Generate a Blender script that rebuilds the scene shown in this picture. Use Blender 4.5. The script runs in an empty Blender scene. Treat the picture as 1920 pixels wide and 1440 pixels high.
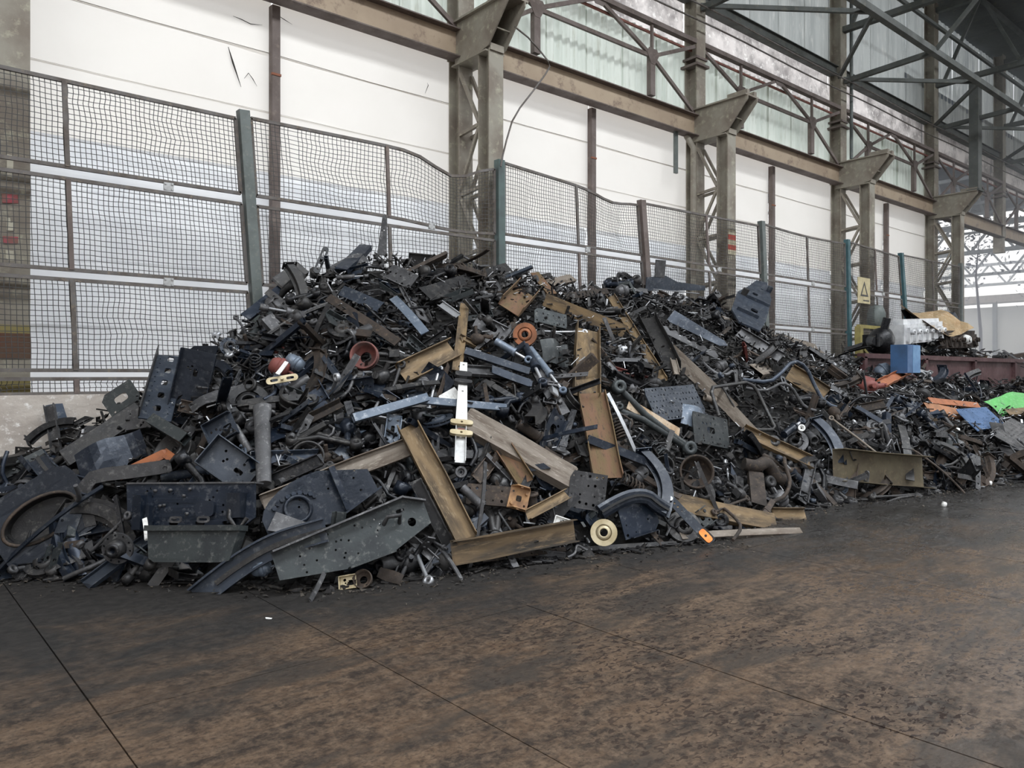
import bpy, math, random
import numpy as np
from mathutils import Vector, Matrix, noise
rnd = random.Random(7)
S = bpy.context.scene
COL = S.collection
F = 1450.0; HORIZON = 702.0; EYE = 1.6
YAW = math.radians(49.5)
FW = Vector((math.cos(YAW), math.sin(YAW), 0)); RT = Vector((math.sin(YAW), -math.cos(YAW), 0))

# ---------------------------------------------------------------- camera, sky, lamps, exposure
cam = bpy.data.objects.new('camera', bpy.data.cameras.new('camera')); COL.objects.link(cam)
cam.data.sensor_width = 36; cam.data.lens = F / 1920 * 36; cam.data.shift_y = -(720 - HORIZON) / 1920
cam.location = (0, 0, EYE); cam.rotation_euler = (math.pi / 2, 0, YAW - math.pi / 2)
cam.data.clip_end = 400
S.camera = cam
S.view_settings.view_transform = 'Standard'; S.view_settings.look = 'None'
S.view_settings.exposure = 0.1; S.view_settings.gamma = 1; S.view_settings.use_curve_mapping = False
W = bpy.data.worlds.new('overcast_sky'); S.world = W; W.use_nodes = True
wn = W.node_tree.nodes; wn['Background'].inputs[0].default_value = (0.93, 0.96, 1.0, 1); wn['Background'].inputs[1].default_value = 2.3
def area(name, loc, sx, sy, power, rot=(0, 0, 0), col=(1, 1, 1)):
    l = bpy.data.lights.new(name, 'AREA'); l.shape = 'RECTANGLE'; l.size = sx; l.size_y = sy; l.energy = power; l.color = col
    o = bpy.data.objects.new(name, l); COL.objects.link(o); o.location = loc; o.rotation_euler = rot
    return o
# the daylight that falls through the long roof lights of the hall
area('skylight', (8, 0.5, 13.1), 40, 2.6, 4200, col=(0.93, 0.97, 1))
area('skylight', (8, -9, 13.9), 50, 3, 3800, col=(0.93, 0.97, 1))
# daylight through the hall's open end beside and behind the camera
area('open_gable', (-16, -4, 4.5), 22, 8, 450, rot=(0, math.radians(-90), 0), col=(0.86, 0.93, 1))

# ---------------------------------------------------------------- helpers
def ray(px, py):
    return FW + RT * ((px - 960) / F) + Vector((0, 0, 1)) * ((HORIZON - py) / F)
def onY(px, py, Y):
    d = ray(px, py); return Vector((0, 0, EYE)) + d * (Y / d.y)
def onX(px, py, X):
    d = ray(px, py); return Vector((0, 0, EYE)) + d * (X / d.x)
def onZ(px, py, z=0):
    d = ray(px, py); return Vector((0, 0, EYE)) + d * ((z - EYE) / d.z)

def tag(o, label=None, cat=None, group=None, kind=None):
    if label: o['label'] = label
    if cat: o['category'] = cat
    if group: o['group'] = group
    if kind: o['kind'] = kind
    return o
def empty(name, loc=(0, 0, 0), rz=0, parent=None):
    o = bpy.data.objects.new(name, None); COL.objects.link(o); o.empty_display_size = .1
    o.location = loc; o.rotation_euler = (0, 0, rz)
    if parent: o.parent = parent
    return o

class MB:
    def __init__(s): s.v = []; s.f = []; s.sm = []
    def add(s, vs, fs, smooth=False):
        b = len(s.v); s.v += [tuple(v) for v in vs]; s.f += [tuple(b + i for i in f) for f in fs]; s.sm += [smooth] * len(fs); return s
    def box(s, c, d, M=None):
        x, y, z = (a / 2 for a in d); c = Vector(c)
        vs = [c + Vector((i * x, j * y, k * z)) for i in (-1, 1) for j in (-1, 1) for k in (-1, 1)]
        if M: vs = [M @ v for v in vs]
        return s.add(vs, [(0, 1, 3, 2), (4, 6, 7, 5), (0, 4, 5, 1), (2, 3, 7, 6), (0, 2, 6, 4), (1, 5, 7, 3)])
    def bar(s, a, b, w, h, up=(0, 0, 1)):
        a = Vector(a); b = Vector(b); x = b - a; L = x.length
        if L < 1e-5: return s
        x.normalize(); u = Vector(up)
        if abs(x.dot(u)) > .97: u = Vector((0, 1, 0)) if abs(x.y) < .9 else Vector((1, 0, 0))
        y = u.cross(x).normalized(); z = x.cross(y)
        M = Matrix((x, y, z)).transposed()
        return s.box((0, 0, 0), (L, w, h), M.to_4x4() if False else Matrix.Translation((a + b) / 2) @ M.to_4x4())
    def sweep(s, prof, pts, up=(0, 0, 1), cap=True, scale=None, smooth=False, closed=True, jag=0, rr=None):
        n = len(pts); m = len(prof); pts = [Vector(p) for p in pts]; vs = []
        for i, p in enumerate(pts):
            t = (pts[min(i + 1, n - 1)] - pts[max(i - 1, 0)]).normalized(); u = Vector(up)
            if abs(t.dot(u)) > .98: u = Vector((1, 0, 0))
            y = u.cross(t).normalized(); z = t.cross(y); k = scale[i] if scale else 1
            for a, b in prof:
                q = p + y * (a * k) + z * (b * k)
                if jag and i in (0, n - 1): q = q + t * ((rr or rnd).uniform(-jag, jag))
                vs.append(q)
        fs = []
        for i in range(n - 1):
            for j in range(m if closed else m - 1):
                k = (j + 1) % m; fs.append((i * m + j, i * m + k, (i + 1) * m + k, (i + 1) * m + j))
        s.add(vs, fs, smooth)
        if cap and closed: s.add(vs[:m], [tuple(range(m))[::-1]]); s.add(vs[-m:], [tuple(range(m))])
        return s
    def tube(s, pts, r, n=8, cap=True, scale=None):
        return s.sweep([(r * math.cos(2 * math.pi * k / n), r * math.sin(2 * math.pi * k / n)) for k in range(n)], pts, cap=cap, smooth=n > 4, scale=scale)
    def cyl(s, a, b, r, n=16, r2=None):
        return s.tube([a, b], r, n, scale=[1, (r2 if r2 is not None else r) / r])
    def lathe(s, prof, n=24, M=None, smooth=True):      # prof of (radius, z), about local z
        vs = []; m = len(prof)
        for k in range(n):
            c, q = math.cos(2 * math.pi * k / n), math.sin(2 * math.pi * k / n)
            vs += [Vector((r * c, r * q, z)) for r, z in prof]
        if M: vs = [M @ v for v in vs]
        fs = [(k * m + j, ((k + 1) % n) * m + j, ((k + 1) % n) * m + j + 1, k * m + j + 1) for k in range(n) for j in range(m - 1)]
        return s.add(vs, fs, smooth)
    def mesh(s, me, M=None):
        return s.add([(M @ v.co) if M else v.co.copy() for v in me.vertices], [tuple(p.vertices) for p in me.polygons])
    def plate(s, outline, holes=(), th=.008, M=None):
        return s.mesh(plate_mesh(outline, holes, th), M)
    def map(s, fn): s.v = [tuple(fn(Vector(v))) for v in s.v]; return s
    def crumple(s, amp, freq=3., seed=0):
        return s.map(lambda v: v + noise.noise_vector(v * freq + Vector((seed, seed * 2.1, 0))) * amp)
    def data(s, name='part'):
        me = bpy.data.meshes.new(name); me.from_pydata(s.v, [], s.f); me.polygons.foreach_set('use_smooth', s.sm); me.update(); return me
    def build(s, name, mat, parent=None, loc=None):
        me = s.data(name); me.materials.append(mat)
        o = bpy.data.objects.new(name, me); COL.objects.link(o)
        if parent: o.parent = parent
        if loc is not None: o.location = loc
        return o

def circ(cx, cy, r, n=10): return [(cx + r * math.cos(2 * math.pi * k / n), cy + r * math.sin(2 * math.pi * k / n)) for k in range(n)]
def slot(cx, cy, rx, ry, n=14):
    return [(cx + rx * math.copysign(abs(math.cos(a)) ** .5, math.cos(a)), cy + ry * math.copysign(abs(math.sin(a)) ** .5, math.sin(a))) for a in [2 * math.pi * (k + .5) / n for k in range(n)]]
def plate_mesh(outline, holes, th):
    cu = bpy.data.curves.new('t', 'CURVE'); cu.dimensions = '2D'; cu.fill_mode = 'BOTH'; cu.extrude = th / 2
    for poly in [outline] + list(holes):
        sp = cu.splines.new('POLY'); sp.points.add(len(poly) - 1)
        for p, q in zip(sp.points, poly): p.co = (q[0], q[1], 0, 1)
        sp.use_cyclic_u = True
    ob = bpy.data.objects.new('t', cu); me = bpy.data.meshes.new_from_object(ob)
    bpy.data.objects.remove(ob); bpy.data.curves.remove(cu); return me
def rect(w, h, cx=0, cy=0): return [(cx - w / 2, cy - h / 2), (cx + w / 2, cy - h / 2), (cx + w / 2, cy + h / 2), (cx - w / 2, cy + h / 2)]

# ---------------------------------------------------------------- materials
MATS = {}
def mat(name, c1, c2=None, c3=None, rough=.5, metal=0., nscale=4., bump=.0, dust=0., trans=0., var=.0, streak=False, detail=6, r2=None, edge=None, sheen=False):
    """c1 base, c2 large patches, c3 small specks; object-space noise."""
    if name in MATS: return MATS[name]
    m = bpy.data.materials.new(name); m.use_nodes = True; nt = m.node_tree; N = nt.nodes; L = nt.links
    b = N['Principled BSDF']; out = N['Material Output']
    tc = N.new('ShaderNodeTexCoord'); co = tc.outputs['Object']
    if var:
        oi = N.new('ShaderNodeObjectInfo'); ad = N.new('ShaderNodeVectorMath'); ad.operation = 'ADD'
        sc = N.new('ShaderNodeMath'); sc.operation = 'MULTIPLY'; sc.inputs[1].default_value = 37.0
        L.new(oi.outputs['Random'], sc.inputs[0]); L.new(co, ad.inputs[0]); L.new(sc.outputs[0], ad.inputs[1]); co = ad.outputs[0]
    if streak:
        mp = N.new('ShaderNodeMapping'); mp.inputs['Scale'].default_value = streak; L.new(co, mp.inputs['Vector']); co = mp.outputs[0]
    def nz(scale, det=detail, ro=.6):
        n = N.new('ShaderNodeTexNoise'); n.inputs['Scale'].default_value = scale; n.inputs['Detail'].default_value = det; n.inputs['Roughness'].default_value = ro
        L.new(co, n.inputs['Vector']); return n.outputs['Fac']
    def ramp(src, a, bb):
        r = N.new('ShaderNodeMapRange'); r.inputs[1].default_value = a; r.inputs[2].default_value = bb; L.new(src, r.inputs[0]); return r.outputs[0]
    def mix(f, a, bb):
        x = N.new('ShaderNodeMix'); x.data_type = 'RGBA'
        if isinstance(f, float): x.inputs[0].default_value = f
        else: L.new(f, x.inputs[0])
        for i, q in ((6, a), (7, bb)):
            if isinstance(q, tuple): x.inputs[i].default_value = (*q, 1)
            else: L.new(q, x.inputs[i])
        return x.outputs[2]
    n1 = nz(nscale); col = c1
    if c2: col = mix(ramp(n1, .42, .62), c1, c2)
    if c3: col = mix(ramp(nz(nscale * 5, 8, .7), .54, .68), col, c3)
    if var:
        h = N.new('ShaderNodeHueSaturation')
        r = N.new('ShaderNodeMapRange'); r.inputs[3].default_value = 1 - var; r.inputs[4].default_value = 1 + var; L.new(oi.outputs['Random'], r.inputs[0]); L.new(r.outputs[0], h.inputs['Value'])
        if isinstance(col, tuple): h.inputs['Color'].default_value = (*col, 1)
        else: L.new(col, h.inputs['Color'])
        col = h.outputs[0]
    if isinstance(col, tuple): b.inputs['Base Color'].default_value = (*col, 1)
    else: L.new(col, b.inputs['Base Color'])
    rr = N.new('ShaderNodeMapRange'); rr.inputs[1].default_value = .35; rr.inputs[2].default_value = .65
    rr.inputs[3].default_value = rough; rr.inputs[4].default_value = r2 if r2 is not None else min(1, rough + .2); L.new(n1, rr.inputs[0]); L.new(rr.outputs[0], b.inputs['Roughness'])
    b.inputs['Metallic'].default_value = metal
    if bump:
        bp = N.new('ShaderNodeBump'); bp.inputs['Strength'].default_value = bump; bp.inputs['Distance'].default_value = .01
        L.new(nz(nscale * 4, 6), bp.inputs['Height']); L.new(bp.outputs[0], b.inputs['Normal'])
    if trans:
        tr = N.new('ShaderNodeBsdfTranslucent'); ms = N.new('ShaderNodeMixShader'); ms.inputs[0].default_value = trans
        if isinstance(col, tuple): tr.inputs[0].default_value = (*col, 1)
        else: L.new(col, tr.inputs[0])
        if bump: L.new(bp.outputs[0], tr.inputs['Normal'])
        L.new(b.outputs[0], ms.inputs[1]); L.new(tr.outputs[0], ms.inputs[2]); L.new(ms.outputs[0], out.inputs[0])
    MATS[name] = m; return m

khaki = mat('khaki_paint', (.27, .25, .205), (.19, .16, .13), (.36, .34, .26), rough=.55, nscale=1.6, bump=.3)
tanbeam = mat('brown_beam_paint', (.40, .315, .225), (.33, .255, .185), (.20, .145, .11), rough=.6, nscale=.8, bump=.2)
brownbar = mat('brown_bar_paint', (.15, .12, .11), (.11, .085, .075), (.2, .16, .14), rough=.6, nscale=2)
greypost = mat('grey_green_post', (.13, .15, .145), (.10, .115, .11), (.19, .2, .18), rough=.5, nscale=3)
frame_m = mat('dark_frame_steel', (.13, .12, .115), (.09, .075, .065), (.2, .16, .12), rough=.6, nscale=5)
wire_m = mat('mesh_wire', (.04, .04, .04), (.06, .055, .05), rough=.55, nscale=6)
galv = mat('galvanised_steel', (.55, .56, .56), (.4, .4, .4), rough=.4, metal=.6, nscale=8)
sheet_m = mat('white_wall_sheet', (.85, .815, .765), (.82, .785, .735), rough=.5, nscale=.5, trans=.33, bump=.06)
sheet_low = mat('white_corrugated_sheet', (.82, .825, .835), (.72, .73, .75), rough=.45, nscale=.7, trans=.31, bump=.1)
green_sheet = mat('pale_green_sheet', (.66, .70, .64), (.58, .63, .57), (.48, .5, .43), rough=.5, nscale=1.0, trans=.33, streak=(3, 3, .3))
grey_sheet = mat('dirty_grey_sheet', (.46, .48, .465), (.36, .38, .37), (.62, .62, .59), rough=.5, nscale=1.2, trans=.34, streak=(2, 2, .25))
grey_sheet2 = mat('reflection_streak_sheet', (.48, .5, .48), (.30, .32, .32), (.9, .9, .86), rough=.4, nscale=1.0, trans=.36, streak=(3, 3, .2))  # pale streaks painted in for glass-like reflections
strip_m = mat('mottled_plaster', (.74, .69, .66), (.30, .275, .265), (.93, .9, .86), rough=.4, nscale=1.3, trans=.55, bump=.3)
plaster = mat('rough_white_plaster', (.55, .50, .45), (.44, .39, .35), (.88, .86, .83), rough=.9, nscale=2.6, bump=1., streak=(1, 1, 1.3))
roof_m = mat('dark_roof_deck', (.06, .065, .062), (.045, .05, .045), (.1, .1, .08), rough=.8, nscale=1)
truss_m = mat('roof_truss_steel', (.085, .092, .088), (.06, .066, .06), (.12, .12, .10), rough=.6, nscale=1.5)

# ---------------------------------------------------------------- hall shell
D = 9.75
CX = [1.2, 7.25, 13.3, 19.4, 25.3, 31.3, 37.3]
# floor: strips of concrete with open joints
floor = MB().box((14, -3, -.115), (110, 70, .2)).build('floor', mat('joint_dirt', (.03, .023, .018), rough=.9)); tag(floor, 'stained dark brown concrete floor in front of the scrap heap', 'floor', kind='structure')
def floor_mat():
    m = bpy.data.materials.new('stained_concrete'); m.use_nodes = True; nt = m.node_tree; N = nt.nodes; L = nt.links; b = N['Principled BSDF']
    ge = N.new('ShaderNodeNewGeometry'); pos = ge.outputs['Position']
    def nz(scale, det=8, ro=.62, stretch=None, dist=0):
        n = N.new('ShaderNodeTexNoise'); n.inputs['Scale'].default_value = scale; n.inputs['Detail'].default_value = det; n.inputs['Roughness'].default_value = ro; n.inputs['Distortion'].default_value = dist
        if stretch:
            mp = N.new('ShaderNodeMapping'); mp.inputs['Scale'].default_value = stretch; mp.inputs['Rotation'].default_value = (0, 0, .35); L.new(pos, mp.inputs[0]); L.new(mp.outputs[0], n.inputs['Vector'])
        else: L.new(pos, n.inputs['Vector'])
        return n.outputs['Fac']
    def rg(s, a, bb, c=0., d=1.):
        r = N.new('ShaderNodeMapRange'); r.inputs[1].default_value = a; r.inputs[2].default_value = bb; r.inputs[3].default_value = c; r.inputs[4].default_value = d; L.new(s, r.inputs[0]); return r.outputs[0]
    def mix(f, a, bb):
        x = N.new('ShaderNodeMix'); x.data_type = 'RGBA'; L.new(f, x.inputs[0])
        for i, q in ((6, a), (7, bb)):
            if isinstance(q, tuple): x.inputs[i].default_value = (*q, 1)
            else: L.new(q, x.inputs[i])
        return x.outputs[2]
    def mth(op, a, bb):
        x = N.new('ShaderNodeMath'); x.operation = op
        for i, q in ((0, a), (1, bb)):
            if isinstance(q, (int, float)): x.inputs[i].default_value = q
            else: L.new(q, x.inputs[i])
        return x.outputs[0]
    big = nz(.45, 5, .5); mid = nz(1.7, 10, .7, (1, 2.6, 1), .3); fine = nz(14, 12, .75); speck = nz(19, 5, .5, (1.0, 1.8, 1), .8); clus = nz(1.1, 6, .6)
    col = mix(rg(big, .38, .62), (.070, .044, .028), (.125, .084, .055))
    col = mix(rg(mid, .44, .56), (.024, .0175, .014), col)
    col = mix(rg(fine, .42, .66, 0, .75), col, (.165, .115, .078))
    col = mix(rg(nz(38, 6, .7), .5, .62, 0, .7), col, (.03, .022, .017))
    col = mix(rg(nz(.7, 8, .65, (1, 3, 1), .4), .52, .60, 0, .75), col, (.034, .029, .025))
    sp = mth('MULTIPLY', rg(speck, .56, .585), rg(clus, .40, .52))
    sx = N.new('ShaderNodeSeparateXYZ'); L.new(pos, sx.inputs[0]); sp = mth('MULTIPLY', sp, rg(sx.outputs[0], 1.0, 3.6, .15, 1.))
    col = mix(sp, col, (.022, .014, .011))          # dark pits and flaked patches
    sx = N.new('ShaderNodeSeparateXYZ'); L.new(pos, sx.inputs[0])
    foot = mth('ADD', mth('MULTIPLY', sx.outputs[0], .22), sx.outputs[1])       # ~ distance from the wall
    oil = rg(mth('ADD', foot, mth('MULTIPLY', nz(.8, 8, .65, (1, 1.6, 1), .5), 5.2)), 6.7, 8.2)
    col = mix(oil, col, mix(rg(fine, .4, .65), (.017, .016, .0155), (.034, .031, .029)))
    L.new(col, b.inputs['Base Color'])
    wet = rg(mth('ADD', mth('ADD', mth('MULTIPLY', sx.outputs[0], .22), mth('MULTIPLY', sx.outputs[1], -.12)), mth('MULTIPLY', mid, 1.3)), 1.25, 1.75)
    ro = mth('SUBTRACT', rg(mid, .35, .65, .72, .50), mth('MULTIPLY', wet, .30))
    ro = mth('ADD', ro, mth('MULTIPLY', sp, .3))
    L.new(ro, b.inputs['Roughness']); L.new(rg(wet, 0, 1, .22, .7), b.inputs['Specular IOR Level'])
    bp = N.new('ShaderNodeBump'); bp.inputs['Strength'].default_value = .45; bp.inputs['Distance'].default_value = .012; L.new(mth('ADD', fine, mid), bp.inputs['Height']); L.new(bp.outputs[0], b.inputs['Normal'])
    return m
FM = floor_mat()
joints = [.88 + 1.337 * k for k in range(-5, 28)]
slab_cache = {}
for i, x in enumerate(joints[:-1]):
    w = joints[i + 1] - x - .007
    for y0, y1 in ((-8, -2), (-2, 4), (4, 10)):
        key = round(y1 - y0, 2)
        if key not in slab_cache:
            mb = MB().box((0, 0, -.03), (w, y1 - y0 - .004, .06)); me = mb.data('concrete_slab'); me.materials.append(FM); slab_cache[key] = me
        o = bpy.data.objects.new('concrete_slab', slab_cache[key]); COL.objects.link(o); o.parent = floor; o.location = (x + w / 2 + .007, (y0 + y1) / 2, rnd.uniform(-.0015, .0015))
o = MB().box((14, -18, -.02), (110, 20, .04)).build('outer_slab', FM, floor)
o = MB().box((60, 2, -.04), (45, 60, .06)).build('outer_slab', FM, floor)
o = MB().box((-18, 2, -.02), (25, 30, .04)).build('outer_slab', FM, floor)

# wall: plaster plinth, sheets, corrugated band, dirty clerestory
wall = MB().box((11.5, D + .42, .69), (34, .55, 1.38)).build('wall_back', plaster)
low = MB().box((4.6, 8.73, .7), (19, .2, 1.4)).build('retaining_wall', plaster); tag(low, 'low pale plastered wall that carries the wire fence left of the heap', 'low wall', kind='structure'); tag(wall, 'long hall wall of white sheets over a plastered plinth behind the heap', 'wall', kind='structure')
def wavy(x0, x1, z0, z1, y, horiz, per, amp, nx, nz, seed=0, sag=.02):
    mb = MB(); vs = []
    for k in range(nz + 1):
        z = z0 + (z1 - z0) * k / nz
        for i in range(nx + 1):
            x = x0 + (x1 - x0) * i / nx
            ph = (z if horiz else x) / per; tri = abs((ph % 1) * 2 - 1); w = amp * (min(1, max(0, tri * 2 - .5)))
            vs.append((x, y - w + sag * noise.noise(Vector((x * (.35 if sag > .03 else 1.1), z * (2.6 if sag > .03 else 1.6), seed))), z))
    fs = [(k * (nx + 1) + i, k * (nx + 1) + i + 1, (k + 1) * (nx + 1) + i + 1, (k + 1) * (nx + 1) + i) for k in range(nz) for i in range(nx)]
    mb.add(vs, fs, True); return mb
edges = []
for k in range(len(CX) - 1): edges += [CX[k], (CX[k] + CX[k + 1]) / 2 + (.03)]
edges = [-4.8, -1.8] + edges
zs = [1.38, 2.16, 2.94, 3.72, 4.30, 5.08, 5.86, 6.62]
for i in range(len(edges) - 1):
    x0, x1 = edges[i], edges[i + 1]
    if x0 > 25: break
    for j in range(len(zs) - 1):
        z0, z1 = zs[j], zs[j + 1]
        if z1 <= 4.31:
            per = .13 if x0 > 13 else .26
            mb = wavy(x0 + .01, x1 - .01, z0 - .03, z1, D + .16 + .012 * j, True, per, .018 if x0 > 13 else .022, 20, 36, seed=i * 7 + j, sag=.09); m = sheet_low
        else:
            mb = wavy(x0 + .01, x1 - .01, z0 - .02, z1, D + .15 + .006 * (j % 2), True, 9, 0, 24, 10, seed=i * 7 + j, sag=.012); m = sheet_m
        mb.build('wall_sheet', m, wall)
for z_, r_ in ((5.86, .0045), (5.08, .0015)):  # thin dark line along each sheet seam
    for i in range(len(edges) - 1):
        if edges[i] < 25: MB().tube([(edges[i] + .02, D + .135, z_), ((edges[i] + edges[i + 1]) / 2, D + .14, z_ - .012), (edges[i + 1] - .02, D + .135, z_)], r_, 4).build('seam', mat('dark_seam', (.3, .27, .24), rough=.9), wall)
# thin dark tubes for creases and knife tears in the sheet left of the first mullion
tear = mat('dark_tear', (.05, .045, .04), rough=.9)
for pts in ([(428, 88), (437, 118), (452, 163)], [(458, 147), (466, 137), (474, 148), (482, 162)], [(437, 30), (452, 36), (470, 45), (492, 47)], [(520, 28), (532, 36), (548, 46)], [(797, 175), (803, 160), (801, 155)]):
    w = [onY(a, b, D + .135) for a, b in pts]; MB().tube(w, .006 if pts[0][0] != 428 else .013, 4, scale=[.3] + [1] * (len(w) - 2) + [.2]).build('torn_edge', tear, wall)
# green corrugated band and the clerestory above
for k in range(len(CX)):
    x0 = CX[k - 1] if k else -4.8; x1 = CX[k]
    if x0 < 25:
        n = 6
        for q in range(n):
            a = x0 + (x1 - x0) * q / n; b = x0 + (x1 - x0) * (q + 1) / n
            wavy(a, b + .04, 6.85, 8.45, D + .2 + .012 * (q % 2), False, .2, .05, 44, 3, seed=q, sag=.01).build('corrugated_sheet', green_sheet, wall)
    wavy(x0 + .01, x1 - .01, 8.44, 9.46, D + .27, False, .2, .012, 60, 4, seed=k, sag=.02).build('glazed_band', strip_m, wall)
    n = 5
    for q in range(n):
        a = x0 + (x1 - x0) * q / n; b = x0 + (x1 - x0) * (q + 1) / n
        wavy(a, b + .03, 9.45, 13.0, D + .25 + .015 * (q % 2), False, .3, .02, 16, 3, seed=q, sag=.01).build('clerestory_sheet', grey_sheet2 if x0 > 24 else grey_sheet, wall)
# end wall of the hall to the left of the frame
wl = MB().box((-5.2, 4, 6.5), (.3, 12, 13)).build('wall_left', plaster); tag(wl, 'plain hall end wall outside the frame', 'wall', kind='structure')
# roof deck with open strips for the skylights
ceil = empty('ceiling', (0, 0, 0)); tag(ceil, 'dark sheeted hall roof over steel trusses', 'ceiling', kind='structure')
for y0, y1 in ((1.9, D + .4), (-7.5, -.8), (-22, -10.5)):
    for k in range(8):
        xa = -6 + 7 * k
        MB().box((xa + 3.5, (y0 + y1) / 2, 13.15), (6.97, y1 - y0, .12)).build('roof_panel', roof_m, ceil)
wr = MB().box((14, -22.5, 7.9), (60, .3, 10.4)).build('wall_front', plaster); tag(wr, 'hall wall behind the camera above its open side', 'wall', kind='structure')  # unseen wall, lower edge set to cut daylight from the open side

# ---- columns
def column(x, k):
    c = empty('steel_column', (x, 0, 0))
    # rear leg: two channels and web, front leg, lacing, crane bracket
    top = 13.0
    lo_ = 0. if k < 5 else 6.2
    if k < 5:
        b = MB(); b.box((0, D, 3.25), (.02, .30, 6.5)); b.box((0, D - .15, 3.25), (.26, .025, 6.5)); b.box((0, D + .1, 3.25), (.26, .025, 6.5)); b.build('rear_leg', khaki, c)
        b = MB(); b.box((0, 8.98, 3.2), (.03, .26, 6.4)); b.box((0, 8.86, 3.2), (.27, .025, 6.4)); b.box((0, 9.10, 3.2), (.27, .025, 6.4)); b.build('front_leg', khaki, c)
    else:
        b = MB(); b.box((0, D, 6.4), (.26, .30, .9)); b.build('shaft_foot', khaki, c)
    if k < 5:
      for dx in (-.11, .11):
        z = 6.28; flip = 1
        while z > 1.2:
            z2 = z - .94
            MB().bar((dx, 9.12, z2), (dx, D - .16, z2 - .05), .05, .05).build('lacing_bar', khaki, c)
            p, r_ = ((D - .16, 9.12) if flip % 2 else (9.12, D - .16))
            MB().bar((dx, p, z - .04), (dx, r_, z2 + .04), .045, .05).build('lacing_bar', khaki, c)
            flip += 1; z = z2
    # bracket: two tapered cheeks and plates
    br = MB()
    for dx in (-.16, .16):
        M = Matrix(((0, 0, 1, dx), (1, 0, 0, 0), (0, 1, 0, 0), (0, 0, 0, 1)))
        br.plate([(D - .1, 6.38), (9.02, 6.38), (8.82, 6.42), (8.38, 6.92), (8.38, 7.0), (D - .1, 7.0)], (), .02, M)
    br.box((0, 8.72, 6.66), (.30, .02, .02)); br.box((0, 9.2, 7.01), (.46, 1.62, .03)); br.box((0, 9.3, 6.37), (.36, .85, .025))
    bo = br.build('crane_bracket', khaki, c)
    b = MB(); b.box((-.12, 8.62, 7.07), (.09, .45, .09)); b.box((.12, 8.62, 7.07), (.09, .45, .09)); b.build('rail_seat', khaki, bo)
    b = MB(); b.box((0, 8.86, 6.42), (.26, .08, .1)); b.build('gusset', khaki, bo)
    # upper shaft
    if k > 4: bpy.data.objects.remove(bo.children[0]); bpy.data.objects.remove(bo.children[0]); bpy.data.objects.remove(bo)
    b = MB(); b.box((0, D, 9.75), (.025, .30, 6.5)); b.box((0, D - .16, 9.75), (.30, .025, 6.5)); b.box((0, D + .12, 9.75), (.30, .025, 6.5)); b.build('upper_shaft', khaki, c)
    b = MB(); b.box((0, D - .02, 7.95), (.42, .42, .05)); b.box((0, D - .02, 8.1), (.36, .36, .05)); b.build('splice_collar', brownbar, c)
    if k == 2:
        red = mat('red_paint', (.42, .05, .03), (.3, .06, .04), rough=.6, nscale=9)
        wht = mat('yellowed_paint', (.55, .5, .36), (.4, .36, .25), rough=.6, nscale=9)
        for j, z in enumerate((4.02, 4.12, 4.22, 4.32, 4.42)):
            MB().box((0, 8.842, z), (.262, .006, .1)).build('painted_band', red if j % 2 else wht, c)
    if k == 0:
        red = mat('red_lettering', (.35, .06, .08), (.2, .1, .08), rough=.6, nscale=14)
        for (dz, w, h, m) in ((3.62, .05, .22, 'yellowed_paint2'), (3.3, .12, .09, 'r'), (2.9, .12, .08, 'r'), (2.75, .06, .1, 'yellowed_paint2'), (3.05, .05, .12, 'yellowed_paint2')):
            MB().box((-.03, 8.844, dz), (w, .004, h)).crumple(.02, 9, dz).build('paint_mark', red if m == 'r' else mat('yellowed_paint2', (.5, .47, .38), rough=.7), c)
        for (z0, z1, m) in ((1.75, 2.0, mat('rust_brown_paint', (.10, .065, .045), (.12, .06, .04), rough=.8)), (2.0, 2.08, mat('yellow_paint', (.24, .20, .08), rough=.7)), (1.42, 1.55, mat('yellow_paint', (.24, .20, .08)))):
            MB().box((0, 8.843, (z0 + z1) / 2), (.272, .008, z1 - z0)).build('painted_band', m, c)
    words = ['laced khaki steel column carrying faded red marks, standing before the bare plaster plinth', 'laced khaki steel column with crane bracket rising behind the heap peak', 'laced khaki steel column with red and cream painted bands', 'laced khaki steel column with bracket beyond the red banded column', 'laced steel column at the edge of the bright opening', 'hazy steel column standing inside the bright opening', 'faint steel column furthest along the hall wall']
    tag(c, words[k], 'column', 'laced columns along the wall', kind='structure')
for k, x in enumerate(CX): column(x, k)
# post standing on the bracket tip of the fifth column
c = empty('bracket_post', (25.3, 8.5, 7.0)); MB().box((0, 0, 1.65), (.3, .25, 3.3)).build('shaft', truss_m, c); MB().box((0, 0, .03), (.4, .34, .06)).build('base_plate', truss_m, c)
tag(c, 'pale steel post standing on the crane bracket at the opening', 'post', kind='structure')

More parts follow.
